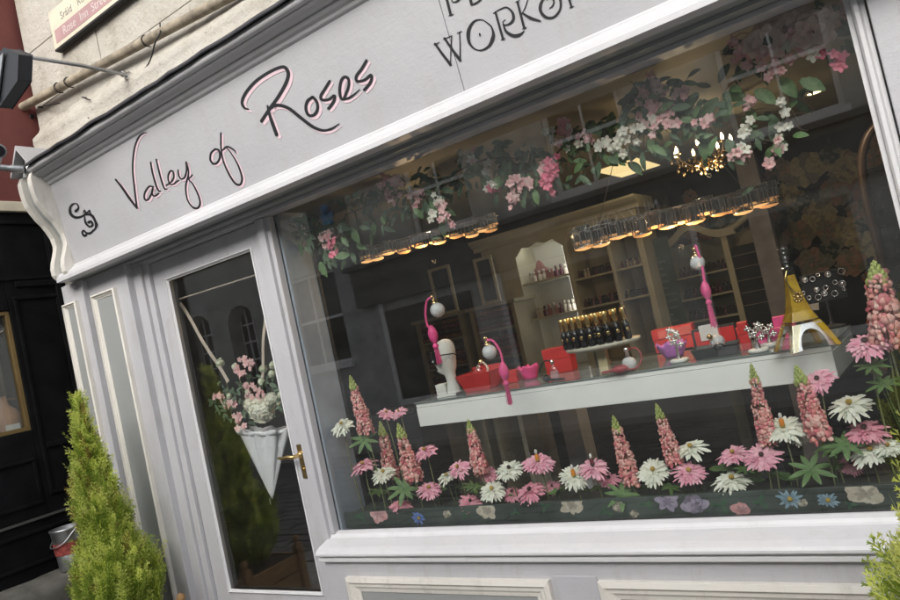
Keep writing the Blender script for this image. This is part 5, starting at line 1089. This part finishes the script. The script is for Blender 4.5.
def palmate(mb, p, n, r, cnt=8):
    u_, w_, n = basis(n); a0 = rnd(0,6)
    for k in range(cnt):
        a = a0+k*6.2832/cnt; d = u_*math.cos(a)+w_*math.sin(a)+n*rnd(.0,.25); leaf(mb, p+d*r*.04, d, n, r*rnd(.85,1.08), r*.15, .12)
def lupin(top, bot_, hw, label, Y, leaves, back=False):
    T, B = at(*top, Y), at(*bot_, Y); ax = (T-B); L = ax.length; ax.normalize(); rr = hw/ppm(T)*rnd(.92,1.08); LUMP = rnd(0,50); TIPF = rnd(.70,.80); base = Vector((B.x-(T.x-B.x)*.2, min(.2,B.y+.01), ZB_))
    th = thing('lupin', label, 'flower', base, 'artificial lupins in the window trough'); u_, w_, _ = basis(ax)
    mb = MB(); mb.tube(cr([base, (base+B)/2+Vector((.004,0,0)), B, T-ax*L*.12],6), .0028, 6); mb.build('stem', STEM, th)
    mb = MB(); n_rows = max(9, int(L*.80/(rr*.42))); NT = int(n_rows*11.5); ZS = 0
    if True:
        for i in range(NT):
            t_ = 1-(1-i/(NT-1))**.92; z = L*.02+L*TIPF*t_; R0 = rr*(1-.55*t_**1.35)*(.86+.14*min(1,t_*6))*(1+.22*noise.noise((LUMP,t_*5,0)))
            if random.random() < .06: continue
            a = i*2.39996+rnd(-.2,.2); d = u_*math.cos(a)+w_*math.sin(a); s_ = rr*.46*(1-.38*t_)*rnd(.75,1.25)
            c0 = B+ax*(z+rnd(-.22,.22)*rr)+d*R0*rnd(.50,.72); dn = (d-ax*rnd(-.05,.3)).normalized(); sd_ = ax.cross(dn).normalized(); upv = dn.cross(sd_)*-1
            if upv.dot(ax) < 0: upv = -upv
            tw_ = Quaternion(dn, rnd(-.5,.5)); sd_ = tw_ @ sd_; upv = tw_ @ upv
            mi_ = random.choice((0,0,1,1,2)); sw = rnd(.8,1.25)
            mb.ball(c0+dn*s_*.30-upv*s_*.16, s_*.40, 7, mi_, (.55,1,1.15), (dn*.8-upv*.6))
            for sg in (1,-1):      # banner petals folding back
                q0 = c0-upv*s_*.15; vs = []
                for t_2, o_, wd_ in ((0,.0,.12),(.35,.50,.42),(.75,.62,.58),(1.15,.30,.30)):
                    e0 = q0+upv*s_*t_2*.95*sw+dn*s_*o_; vs += [e0+sd_*sg*s_*.03, e0+sd_*sg*s_*wd_*.6*sw-dn*s_*.02, e0+sd_*sg*s_*wd_*sw-dn*s_*.30]
                mb.add(vs, [f_ for r_2 in range(3) for f_ in ((r_2*3,r_2*3+1,r_2*3+4,r_2*3+3),(r_2*3+1,r_2*3+2,r_2*3+5,r_2*3+4))], (mi_+1) % 3 if random.random() < .4 else mi_, True)
    mb.build('florets', [LUPP, LUPP2, LUPP3], th)
    mb = MB()
    for i in range(26):
        t_ = i/25; z = L*(.76+.24*t_); R0 = rr*.50*(1-t_)**.75+.0015; a = i*2.4; d = u_*math.cos(a)+w_*math.sin(a); mb.ball(B+ax*z+d*R0*.6, max(.0022, rr*.20*(1-.65*t_)), 6, 0, (1,1,1.6), (ax+d*.4))
    mb.build('green_tip', LUPT, th)
    for (x, y, s_, asp) in leaves:
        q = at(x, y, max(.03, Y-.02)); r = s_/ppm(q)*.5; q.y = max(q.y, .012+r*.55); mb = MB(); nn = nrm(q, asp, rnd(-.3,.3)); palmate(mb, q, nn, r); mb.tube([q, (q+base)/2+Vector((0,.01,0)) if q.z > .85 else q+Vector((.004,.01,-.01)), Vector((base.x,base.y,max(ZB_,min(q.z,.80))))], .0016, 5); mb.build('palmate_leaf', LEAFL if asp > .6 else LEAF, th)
lupin((350,376),(367,433),9.5,'tall coral lupin at the far left, next to the grey partition',.06,[(363,441,30,.75)])
lupin((380,422),(392,480),9.5,'darker coral lupin standing behind the third one at the left',.14,[(377,492,22,.5)])
lupin((398,424),(415,482),10.5,'coral lupin with broad palmate leaves in front of the left group',.06,[(402,490,36,.8)])
lupin((468,420),(482,474),9.5,'lone coral lupin under the left end of the white shelf',.09,[(473,487,26,.5)])
lupin((613,416),(633,486),10,'coral lupin left of the centre gap, fifth along the trough',.07,[(622,495,36,.8)])
lupin((656,404),(676,464),10,'coral lupin right of the centre, taller of the middle two',.08,[(670,488,26,.45)])
lupin((751,364),(769,446),11.5,'coral lupin crossing in front of the shelf, left of the last pair',.08,[(745,470,26,.45)])
lupin((796,366),(822,440),15.5,'stout coral lupin crossing in front of the shelf near its end',.07,[(811,470,42,.8),(832,448,34,.55)])
lupin((874,262),(892,352),21,'tallest and biggest lupin, right of the shelf against the jamb',.07,[(846,446,44,.7),(872,366,34,.55),(884,384,34,.6)])
mb = MB()
for x, y in [(440,492),(455,488),(590,495),(560,498),(603,497),(480,492),(770,478),(790,480),(700,478),(385,496),(650,494),(835,470),(722,470),(520,500),(760,500)]:
    q = at(x, y, .11); q.z = max(q.z, .775)
    for k in range(5): a = rnd(0,6.28); leaf(mb, q, (math.cos(a),.5*math.sin(a),rnd(.2,.8)), (0,-.6,.8), rnd(.03,.05), rnd(.007,.012))
    mb.tube([q, Vector((q.x,q.y,ZB_))], .0016, 5)
tag(mb.build('filler_foliage', LEAF, loc=(-1.1,.11,ZB_)), 'loose dark green filler leaves tucked low between the window flowers', 'foliage', kind='stuff')

# ------------------------------------------------------------------ blossom garlands at the window head
def blossom(mb, c, n, r, np_=5, cup=.35, mi=0):
    u_, w_, n = basis(n); a0 = rnd(0,6)
    for k in range(np_):
        a = a0+k*6.2832/np_; d = u_*math.cos(a)+w_*math.sin(a); s_ = -u_*math.sin(a)+w_*math.cos(a); vs = []
        for t_, ww in ((.05,.10),(.4,.34),(.78,.40),(1.12,.10)):
            q = c+d*r*t_+n*r*(cup*t_-.25*t_**3); vs += [q+s_*r*ww+n*r*.06, q, q-s_*r*ww+n*r*.06]
        mb.add(vs, [f_ for i in range(3) for f_ in ((i*3,i*3+1,i*3+4,i*3+3),(i*3+1,i*3+2,i*3+5,i*3+4))], mi, True)
def garland(label, path, fl_, lv, Y=.12, size=None):
    lv = int(lv*1.8); Y = Y*.72
    P = [at(x, y, Y) for x, y in path]; th = thing('blossom_garland', label, 'garland', P[0], 'artificial blossom garlands across the window head'); mb = MB()
    C_ = cr(P, 8); mb.tube(C_, .0028, 6)
    for i in range(0, len(C_)-1, 3): d = Vector((rnd(-1,1), rnd(-.5,.5), rnd(-1,.4))).normalized(); mb.tube([C_[i], C_[i]+d*.04, C_[i]+d*.07+Vector((0,0,-.015))], .0013, 4)
    mb.build('twig', BARK, th); mb = MB(); mb2 = MB()
    for i in range(lv):
        j = random.randrange(len(C_)); q = C_[j]+Vector((rnd(-.05,.05), rnd(-.04,.06), rnd(-.10,.085))); q.z = min(q.z, 2.10); q.y = max(q.y, .05); d = Vector((rnd(-1,1), rnd(-.6,.3), rnd(-1.3,.2)))
        L = rnd(.03,.065); leaf((mb if random.random() < .62 else mb2), q, d, (rnd(-.4,.4),-1,rnd(0,.6)), L, L*rnd(.18,.27), rnd(.1,.35))
        if i % 3 == 0: (mb).tube([q, C_[j]], .001, 4)
    if mb.v: mb.build('leaves', LEAFD, th)
    if mb2.v: mb2.build('fresh_leaves', LEAFL, th)
    for (x, y, kind, cnt) in fl_:
        c0 = at(x, y, Y-.03); c0.y = max(.035, c0.y); mb = MB(); M_ = {'p':BLPK,'w':BLWH,'d':BLDP,'r':ROSEP}[kind]
        if kind == 'r':
            for L_, (np_, r_, cup) in enumerate(((8,.062,.1),(7,.052,.45),(6,.040,.9),(5,.025,1.3))): blossom(mb, c0, (rnd(-.2,.2),-1,rnd(-.3,.2)), r_*cnt/3, np_, cup)
        else:
            for k in range(cnt+(1 if kind == 'w' else 3)):
                cc = c0+Vector((rnd(-.034,.034), rnd(-.02,.02), rnd(-.045,.035))) if k else c0
                cc.y = max(cc.y, .03)
                blossom(mb, cc, (rnd(-.7,.7),-1,rnd(-.6,.5)), rnd(.012,.019), 5, rnd(.2,.8)); 
                if k % 2: blossom(mb, cc, (rnd(-.5,.5),-1,rnd(-.3,.3)), .010, 5, 1.1)
        mb.build('blossom_cluster', M_, th)
garland('dark leafy garland with dull pink blossoms in the upper left window corner', [(285,222),(305,232),(325,240),(342,236)], [(322,238,'p',5),(330,246,'d',4),(338,248,'d',2)], 60, .10)
garland('blossom garland with a pink spray left of the first tube lamp', [(345,215),(370,205),(395,195),(420,192),(445,185)], [(385,183,'p',4),(392,193,'p',5),(402,184,'p',3),(418,200,'p',3),(410,196,'w',1)], 60, .12)
garland('short hanging sprig of cream blossoms over the first tube lamp', [(430,178),(434,192),(440,205),(444,220)], [(433,195,'w',3),(441,208,'p',3),(443,216,'p',2),(432,214,'w',3)], 18, .08)
garland('sparse green garland with two star blossoms between the lamps', [(448,178),(470,165),(495,158),(520,165),(535,160)], [(468,153,'w',4),(490,184,'w',2),(475,157,'p',1),(486,172,'w',2),(491,188,'d',1)], 50, .16)
garland('pink-clustered garland hanging right of the window middle', [(505,170),(525,172),(545,165),(560,150),(575,140)], [(513,190,'p',4),(516,197,'p',2),(524,182,'p',2),(545,175,'d',3),(546,184,'d',3),(541,168,'p',2),(556,166,'d',4),(562,130,'p',4),(570,138,'w',4),(553,130,'w',2)], 40, .14)
garland('white-blossomed garland above the lit ceiling panel', [(575,150),(598,145),(620,138),(645,128),(665,112)], [(622,133,'w',4),(627,139,'w',3),(618,149,'w',4),(606,141,'w',3),(640,128,'w',2),(646,124,'p',2),(653,120,'w',2),(587,140,'p',2)], 40, .11)
garland('pale pink garland with broad green leaves in front of the chandelier', [(630,95),(655,95),(680,105),(700,115),(715,135)], [(645,90,'p',5),(657,84,'p',3),(659,107,'p',3),(675,96,'p',1),(667,113,'p',2),(705,122,'p',2)], 60, .12)
garland('drooping sprig of small cream blossoms right of the chandelier', [(735,80),(748,105),(745,130),(740,160)], [(747,106,'p',1),(750,120,'w',1),(742,134,'w',1),(740,146,'w',1),(741,158,'p',1)], 10, .14)
garland('second drooping sprig of small cream blossoms near the right jamb', [(790,95),(785,115),(780,130),(778,148)], [(785,112,'w',1),(781,126,'w',1),(778,138,'w',1),(778,149,'p',1)], 8, .15)
garland('cluster of big dusty pink roses in the top right window corner', [(735,45),(760,30),(790,25),(820,15),(835,25)], [(772,20,'r',2.4),(768,40,'r',2.8),(796,18,'r',2.2),(810,32,'r',3.0),(822,20,'r',2.2),(755,45,'r',2.0),(788,46,'w',2),(812,48,'w',2),(833,55,'d',2),(845,14,'p',2),(760,58,'p',3),(785,30,'p',3),(800,48,'p',2),(775,62,'p',2),(740,52,'p',3)], 34, .13)
mb = MB()
for x, y, dx_, dz_ in [(690,118,.4,-.7),(668,108,-.5,-.6),(590,130,-.4,-.7),(560,140,.5,-.6),(505,160,-.2,-1),(470,162,.4,-.8),(410,190,.3,-.9),(377,190,-.4,-.7),(722,95,.6,-.3),(726,97,-.2,-.9),(718,98,-.8,-.5),(706,135,-.3,-1),(755,90,.5,-.6),(690,100,-.9,.1),(780,78,.4,-.9),(800,80,.7,-.6),(320,262,.3,-1),(352,228,.3,-1),(640,110,.6,-.1),(612,112,-.3,-1)]:
    q = at(x, y, .09); leaf(mb, q, (dx_,-.1,dz_), (0,-1,.3), .075, .020, .15)
tag(mb.build('broad_garland_leaves', LEAFL, loc=(-.8,.1,2.05)), 'scattered broad fresh green leaves hanging from the window head', 'leaves', kind='stuff')

# ------------------------------------------------------------------ umbrella bouquet on the door
YU = .035
ut, ub = at(260.5, 430, YU+.045), at(270, 500, YU+.045)
U = thing('umbrella_bouquet', 'closed white frilled umbrella hung on cream ribbons behind the door glass', 'umbrella', ub)
ax = (ut-ub); Lu = ax.length; ax.normalize(); wu = Vector((0,1,0)); uu = ax.cross(wu).normalized()
mb = MB(); n = 48; k = 12; vs = []
for i in range(k+1):
    t_ = i/k; R0 = .004+.185*t_**1.02
    for j in range(n):
        a = j*6.2832/n; fold = 1-.30*t_*abs(math.sin(a*4))**.6+.07*math.sin(a*13+t_*4)*t_; z = Lu*t_+(.005*math.cos(a*8)*t_**6); vs.append(ub+ax*z+uu*math.cos(a)*R0*fold+Vector((wu.x,wu.y,wu.z))*math.sin(a)*R0*fold*1.0)
for q_ in range(len(vs)): vs[q_].y = YU+.045+(vs[q_].y-YU)*.32
mb.add(vs, [(i*n+j, i*n+(j+1)%n, (i+1)*n+(j+1)%n, (i+1)*n+j) for i in range(k) for j in range(n)]+[tuple(range(n))[::-1]], 0, True)
mb.build('canopy', UMB, U)
mb = MB(); vs = []
for j in range(97):
    a = j*6.2832/96
    for t_, o in ((.93,0),(.965,.010),(1.0,.003+.008*math.sin(j*1.9))):
        R0 = .004+.185*t_+o; fold = 1-.30*t_*abs(math.sin(a*4))**.6; q = ub+ax*(Lu*t_+.005*math.cos(a*8)*t_**6+o*.5*math.sin(j*2.3))+uu*math.cos(a)*R0*fold+wu*math.sin(a)*R0*fold; q.y = YU+.045+(q.y-YU)*.34; vs.append(q)
mb.add(vs, [(j*3+q, j*3+q+1, j*3+q+4, j*3+q+3) for j in range(96) for q in range(2)], 0, True); fr = mb.build('frill', UMB, U); s_ = fr.modifiers.new('s','SOLIDIFY'); s_.thickness = .0015
mb = MB(); ubp = Vector((ub.x, YU+.045, ub.z)); mb.tube([ubp+ax*.01, ubp-ax*.022], [.004,.0025], 8); mb.build('ferrule', STEEL, U)
def ribbonband(mb, a, b_, w):
    a, b_ = Vector(a), Vector(b_); d = (b_-a).normalized(); s_ = d.cross(Vector((0,1,0))).normalized()*w
    vs = []
    for i in range(9):
        t_ = i/8; q = a.lerp(b_, t_)+Vector((0,.004*math.sin(t_*9),0)); vs += [q+s_+Vector((0,-.0008,0)), q-s_+Vector((0,-.0008,0)), q-s_+Vector((0,.0008,0)), q+s_+Vector((0,.0008,0))]
    mb.add(vs, [(i*4+j, i*4+(j+1)%4, i*4+4+(j+1)%4, i*4+4+j) for i in range(8) for j in range(4)])
for a, b_, w in (((180,303),(228,382),.0105),((265.5,303),(262,378),.0085)):
    mb = MB(); ribbonband(mb, at(*a, YU), at(*b_, YU+.01), w); mb.build('ribbon', RIBB, U)
mb = MB(); mb.tube([at(180,299,YU-.004), at(264,272.5,YU-.004)], .0034, 6); mb.tube([at(180,299,YU-.004)+Vector((0,-.002,.0015)), at(264,272.5,YU-.004)+Vector((0,-.002,.0015))], .0022, 6); tag(mb.build('curtain_wire', RIBB, loc=at(180,299,YU)), 'thin cream rail across the top of the door glass', 'rail')
BQ = thing('flower_bouquet', 'bouquet of pink snapdragons, cream hydrangea and round buds stuffed in the white umbrella', 'bouquet', at(255,425,YU+.03))
mb = MB()
for i in range(150):
    a = rnd(0,6.28); rr = math.sqrt(random.random()); c0 = at(250+rr*37*math.cos(a), 400+rr*27*math.sin(a)+rnd(-3,3), YU+rnd(.015,.06)); d = Vector((rnd(-1,1), rnd(-.7,.1), rnd(-.6,1)))
    leaf(mb, c0, d, (rnd(-.5,.5),-1,rnd(-.2,.6)), rnd(.022,.045), rnd(.006,.012), rnd(0,.3))
mb.build('leaves', LEAFD, BQ); mb = MB()
for a, b_ in (((232,415),(220,362)),((245,410),(236,368)),((262,410),(262,372)),((268,405),(273,366)),((255,415),(228,395))): mb.tube(cr([at(*a,YU+.05), at((a[0]+b_[0])/2+2,(a[1]+b_[1])/2,YU+.045), at(*b_,YU+.035)],4), .002, 5)
mb.build('stems', STEM, BQ)
def pomp(x, y, r_px, M_, nm, nb=22, Y=YU+.012):
    c0 = at(x, y, Y+.02); r = r_px/ppm(c0); mb = MB()
    for k in range(nb):
        z = 1-2*(k+.5)/nb; a = k*2.4; d = Vector((math.sqrt(1-z*z)*math.cos(a), math.sqrt(1-z*z)*math.sin(a)*.8, z)); blossom(mb, c0+d*r*.80, (d+Vector((rnd(-.4,.4),rnd(-.4,.4),rnd(-.4,.4)))), r*.30, 5, .5)
    mb.ball(c0, r*.78, 10); mb.build(nm, M_, BQ)
for x, y, r in ((262,410,14),(252,405,9),(271,400,8)): pomp(x, y, r, petal_mat('hydrangea_cream', (.84,.82,.68), (.92,.90,.80)), 'hydrangea_head', 90, YU+.0)
BUD = petal_mat('pale_green_bud', (.55,.60,.42), (.72,.75,.60))
for x, y, r in ((220,363,5.2),(235,367,4.2),(263,369,5),(273,365,4.5),(272,374,4.6),(262,382,5),(281,395,4.5),(248,392,4),(229,396,3.2),(225,405,3),(279,403,3)): pomp(x, y, r, BUD, 'round_bud', 16, YU+.0)
for path in ([(243,357),(247,366),(243,376),(248,385),(250,395),(258,400)],[(216,396),(220,399),(229,407),(232,404)],[(238,420),(241,426),(236,416)],[(262,394),(256,388)],[(252,364),(239,368)]):
    mb = MB()
    for x, y in path:
        for k in range(4): c0 = at(x+rnd(-4,4), y+rnd(-3,3), YU+rnd(.0,.012)); blossom(mb, c0, (rnd(-.5,.5),-1,rnd(-.3,.4)), rnd(.013,.018), 5, .4)
    mb.build('pink_snapdragon', BLPK, BQ)

# ------------------------------------------------------------------ golden cypresses in wooden planters
def cypress(label, base, top, rfun, nspray, seed, Lsp=(.05,.11), planter=True, plabel=''):
    random.seed(seed); base, top = Vector(base), Vector(top); ax = (top-base); H = ax.length
    th = thing('golden_cypress', label, 'tree', base, 'golden cypresses in planters')
    mb = MB(); mb.tube(cr([base, base+ax*.35+Vector((.006,0,0)), base+ax*.7, top-ax*.08],5), [.016]*6+[.011]*5+[.005]*10, 8); 
    for i in range(30):
        t_ = rnd(.05,.85); a = rnd(0,6.28); q = base+ax*t_; d = Vector((math.cos(a),math.sin(a),.9)); mb.tube([q, q+d*rfun(t_,a)*.6], [.004,.0015], 4)
    mb.build('trunk', BARK, th); B = [MB(), MB(), MB()]
    for i in range(nspray):
        t_ = (1-math.sqrt(random.random())*.995) if random.random() < .75 else random.random(); a = rnd(0,6.2832); R0 = rfun(t_, a)*(1+.42*noise.noise((math.cos(a)*2.6, math.sin(a)*2.6, t_*9+seed))+.25*noise.noise((math.cos(a)*7, math.sin(a)*7, t_*16+seed)))
        rad = R0*(rnd(.55,1.0)**.5); out = Vector((math.cos(a), math.sin(a), 0)); p = base+ax*t_+out*rad*.80
        L = rnd(*Lsp)*(.75+.5*(1-t_)); d = (out*rnd(.15,.65)+Vector((rnd(-.22,.22), rnd(-.22,.22), rnd(.8,1.3)))).normalized(); L *= rnd(.7,1.35); p = p-d*L*.35
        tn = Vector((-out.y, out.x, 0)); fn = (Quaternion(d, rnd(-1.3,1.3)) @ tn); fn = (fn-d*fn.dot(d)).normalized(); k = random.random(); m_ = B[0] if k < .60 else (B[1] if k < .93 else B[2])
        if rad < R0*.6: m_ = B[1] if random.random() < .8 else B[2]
        w = .0012; bend = Vector((rnd(-.2,.2),rnd(-.2,.2),rnd(-.1,.3)))
        pts = [p+d*L*s_+bend*L*s_*s_*.4 for s_ in (0,.5,1)]; o2 = d.cross(fn)
        vs = [pts[0]-fn*w, pts[0]+fn*w, pts[1]-fn*w, pts[1]+fn*w, pts[2]]; m_.add(vs, [(0,1,3,2),(2,3,4)])
        nb = 7; m0_ = m_
        for j in range(nb):
            s_ = .10+.82*j/nb; q = p+d*L*s_+bend*L*s_*s_*.4
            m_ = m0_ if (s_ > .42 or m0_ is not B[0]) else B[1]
            for sg in (1,-1):
                bd_ = (d*rnd(.7,1.0)+fn*sg*rnd(.45,.75)+o2*rnd(-.3,.3)).normalized(); bl = L*.27*(1.1-s_)+.006; ww = .0026
                e_ = bd_.cross(o2).normalized()*ww; tp_ = q+bd_*bl; md = q+bd_*bl*.5
                m_.add([q, md+e_, tp_, md-e_], [(0,1,2,3)])
                if bl > .014: 
                    for sg2 in (1,-1): b2 = (bd_+e_.normalized()*sg2*.7).normalized(); m_.add([md, md+b2*bl*.28+e_*.7, md+b2*bl*.5, md+b2*bl*.28-e_*.7], [(0,1,2,3)])
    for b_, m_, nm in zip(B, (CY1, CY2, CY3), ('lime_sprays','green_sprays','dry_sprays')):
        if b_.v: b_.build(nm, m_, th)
    return th
def r_left(t_, a):

    prof = [(0,.16),(.08,.19),(.18,.195),(.26,.165),(.33,.115),(.40,.098),(.5,.108),(.6,.09),(.72,.060),(.82,.032),(.92,.012),(1,.003)]
    for (a0,r0_),(a1,r1_) in zip(prof, prof[1:]):
        if a0 <= t_ <= a1:
            r = r0_+(r1_-r0_)*(t_-a0)/(a1-a0); return r*(1+.16*math.cos(a-.3)*(1 if t_ < .45 else .0))
    return .01
LT = at(78, 402, -.40)
bl_ = Vector((LT.x-.0, -.40, .44))
cypress('bright lime golden cypress standing in front of the left panelled pilasters', bl_, LT, r_left, 3000, 3, (.085,.165))
def r_right(t_, a):
    prof = [(0,.20),(.28,.215),(.45,.195),(.61,.125),(.77,.08),(.88,.05),(1,.008)]
    for (a0,r0_),(a1,r1_) in zip(prof, prof[1:]):
        if a0 <= t_ <= a1: return r0_+(r1_-r0_)*(t_-a0)/(a1-a0)
    return .01
cypress('golden cypress at the right edge in front of the window sill', (.062,-.70,.44), (.022,-.70,1.25), r_right, 1150, 11, (.08,.15))
random.seed(5)
def planter(label, x, y):
    P_ = thing('wooden_planter', label, 'planter', (x,y,0), 'wooden planter boxes')
    w, h = .19, .40
    for sx in (-1,1):
        for sy in (-1,1):
            mb = MB(); mb.box((x+sx*w-.022,y+sy*w-.022,0),(x+sx*w+.022,y+sy*w+.022,h+.045)); mb.lathe([(.016,0),(.012,.008),(.021,.024),(.017,.042),(.002,.052)], (x+sx*w,y+sy*w,h+.045), n=12); mb.build('corner_post', WOOD, P_, bev=.002)
    for i in range(4):
        z = .03+i*.092
        for sg in (-1,1):
            mb = MB(); mb.box((x-w+.023,y+sg*w-.009,z),(x+w-.023,y+sg*w+.009,z+.087)); mb.build('board', WOOD, P_, bev=.002)
            mb = MB(); mb.box((x+sg*w-.009,y-w+.023,z),(x+sg*w+.009,y+w-.023,z+.087)); mb.build('board', WOOD, P_, bev=.002)
    mb = MB(); mb.box((x-w+.01,y-w+.01,.02),(x+w-.01,y+w-.01,.385)); mb.build('soil', mat('potting_soil', (.04,.028,.02), .95, 0, .4, 40, .8, 60), P_)
planter('wooden planter box with turned corner knobs under the left cypress', bl_.x+.02, -.40)
planter('wooden planter box under the right-hand cypress by the window', .06, -.70)

# ------------------------------------------------------------------ street side opposite (seen in the glass)
OB = thing('opposite_building', 'rendered grey building across the street with white sash windows, mirrored in the glass', 'building', (-3, -7.3, 0))
OREN = mat('opposite_grey_render', (.44,.455,.44), .85, 0, .30, 3); OGND = mat('opposite_dark_shopfront', (.12,.12,.11), .6); OWH = mat('sash_white', (.80,.80,.80), .5); OGL = mat('sash_dark_glass', (.03,.032,.033), .08, 0, .2, 1)
yo = -7.0
wins = [(-9.6,-8.15,1.3,3.0),(-3.75,-2.6,2.98,4.5),(-1.32,-.1,2.98,4.5),(-6.3,-5.15,3.05,4.5),(.9,2.1,2.98,4.5),(3.4,4.6,2.98,4.5)]
mb = MB()
cuts = sorted(wins); xsb = [-9.7]; 
# wall made of columns with openings
X0, X1, Zt = -9.9, 14, 5.35
cols_ = sorted(set([X0, X1]+[w[0] for w in wins if w[0] > X0]+[w[1] for w in wins if w[1] > X0]))
for a, b_ in zip(cols_, cols_[1:]):
    ops = sorted([(w[2], w[3]) for w in wins if w[0] <= a+1e-6 and w[1] >= b_-1e-6]); z = 0
    for o0, o1 in ops:
        if o0 > z: mb.box((a,yo-.5,z),(b_,yo,o0))
        z = o1
    mb.box((a,yo-.5,z),(b_,yo,Zt))
mb.box((X0-.02,yo+.001,Zt-.42),(X1,yo+.06,Zt-.34)); mb.box((X0-.02,yo+.001,Zt-.12),(X1,yo+.16,Zt+.02)); mb.box((-7.55,yo+.001,2.885),(-7.40,yo+.03,Zt-.43)); mb.tube([(-.0+2.6,yo+.05,.1),(2.6,yo+.05,Zt)], .04, 8)
mb.build('wall', OREN, OB)
mb = MB(); mb.box((-7.7,yo+.002,2.15),(2.4,yo+.12,2.80)); mb.box((-7.8,yo+.002,2.801),(2.5,yo+.20,2.88)); mb.build('shop_fascia', OGND, OB)
for w in wins:
    if w[0] < X0: continue
    x0, x1, z0, z1 = w; mb = MB(); t_ = .06
    for q in (((x0,yo-.14,z0),(x0+t_,yo-.08,z1)), ((x1-t_,yo-.14,z0),(x1,yo-.08,z1)), ((x0+t_,yo-.14,z0),(x1-t_,yo-.08,z0+t_)), ((x0+t_,yo-.14,z1-t_),(x1-t_,yo-.08,z1)), ((x0+t_,yo-.13,(z0+z1)/2-.025),(x1-t_,yo-.085,(z0+z1)/2+.025)), (((x0+x1)/2-.015,yo-.125,z0+t_),((x0+x1)/2+.015,yo-.09,z1-t_)), ((x0-.05,yo+.001,z0-.09),(x1+.05,yo+.09,z0-.001))): mb.box(*q)
    wn = mb.build('sash_window', OWH, OB); mb = MB(); mb.box((x0,yo-.2,z0),(x1,yo-.15,z1)); mb.build('pane', OGL, wn)
for i, x in enumerate((-7.2,-4.9,-2.0,.6)):
    mb = MB(); mb.box((x,yo+.004,.5),(x+1.7,yo+.03,2.0)); wn = mb.build('shop_window', OGL, OB); mb = MB(); mb.box((x-.08,yo+.002,.4),(x+1.78,yo+.06,.499)); mb.box((x-.08,yo+.002,.5),(x-.001,yo+.06,2.14)); mb.build('frame', OWH, wn)
ORG['_tmp'] = Vector(ORG[OB.name])
tx = text("MUZZONI'S", .26, facing(-2.35, yo+.125, 2.36, (-1,0,0)), 'sign_lettering', OWH, OB, .004, sx=.78)
mb = MB(); mb.box((-8.35,yo+.01,3.42),(-7.55,yo+.09,3.62)); 
KB = thing('bank_sign', 'bank sign with blue figure above white letters, mirrored in the window', 'sign', (-8,yo+.05,3.4))
mb = MB(); mb.box((-8.45,yo+.002,3.42),(-7.55,yo+.05,4.12)); mb.build('board', mat('sign_slate', (.10,.11,.12), .5), KB)
mb = MB(); mb.ball((-7.98,yo+.07,4.0), .09, 12); mb.prism([(-8.14,3.93),(-7.82,3.93),(-7.88,3.74),(-8.08,3.74)], 'y', yo+.052, yo+.075); mb.build('blue_figure', mat('sign_blue', (.02,.22,.50), .5), KB)
text('KBC', .27, facing(-7.70, yo+.055, 3.47, (-1,0,0)), 'sign_lettering', OWH, KB, .004)
# arcaded building further along
AB = thing('arcaded_building', 'dark arcaded stone building across the street with arched many-paned windows', 'building', (-14, -7.3, 0)); ASM = mat('dark_ashlar', (.40,.395,.37), .9, 0, .2, 2)
mb = MB(); xx = -19.0; arcs = [(-17.4,1.0),(-15.6,1.0),(-13.6,1.0),(-12.05,1.0),(-10.75,.9)]
def archwall(x0, x1, ac, aw, z0, zs_, zt, y0_, y1_):
    # wall bay x0..x1 with one round-headed opening centred ac, width aw, from z0 to spring zs_
    mb.box((x0,y0_,0),(ac-aw/2,y1_,zt)); mb.box((ac+aw/2,y0_,0),(x1,y1_,zt)); mb.box((ac-aw/2,y0_,0),(ac+aw/2,y1_,z0)); k = 14
    for i in range(k):
        a0, a1 = math.pi*i/k, math.pi*(i+1)/k; p_ = [(ac-aw/2*math.cos(a0), zs_+aw/2*math.sin(a0)), (ac-aw/2*math.cos(a1), zs_+aw/2*math.sin(a1))]
        mb.prism([p_[0],p_[1],(p_[1][0],zt),(p_[0][0],zt)], 'y', y0_, y1_)
cs_ = [(-18.5,-16.5),(-16.5,-14.6),(-14.6,-12.8),(-12.8,-11.4),(-11.4,-9.95)]
for (ac, aw), (x0, x1) in zip(arcs, cs_): archwall(x0, x1, ac, aw*.85, .8, 2.45, 5.0, yo-.5, yo)
mb.build('arcade_wall', ASM, AB)
for ac, aw in arcs:
    aw *= .85; mb = MB(); mb.box((ac-aw/2,yo-.36,.8),(ac+aw/2,yo-.33,2.45+aw/2)); wn = mb.build('arched_window', OGL, AB); mb = MB()
    for k in range(5): mb.box((ac-aw/2+k*aw/4-.015,yo-.328,.8),(ac-aw/2+k*aw/4+.015,yo-.30,2.5+(aw/2 if k in (1,2,3) else .1)))
    for k in range(5): mb.box((ac-aw/2,yo-.326,1.0+k*.36),(ac+aw/2,yo-.302,1.03+k*.36))
    mb.build('glazing_bars', OWH, wn)
mb = MB(); mb.box((-60,-30,0),(-18.6,-7,6.5)); tag(mb.build('far_terrace', OREN, loc=(-30,-10,0)), 'plain grey terrace continuing down the opposite side of the street', 'building')
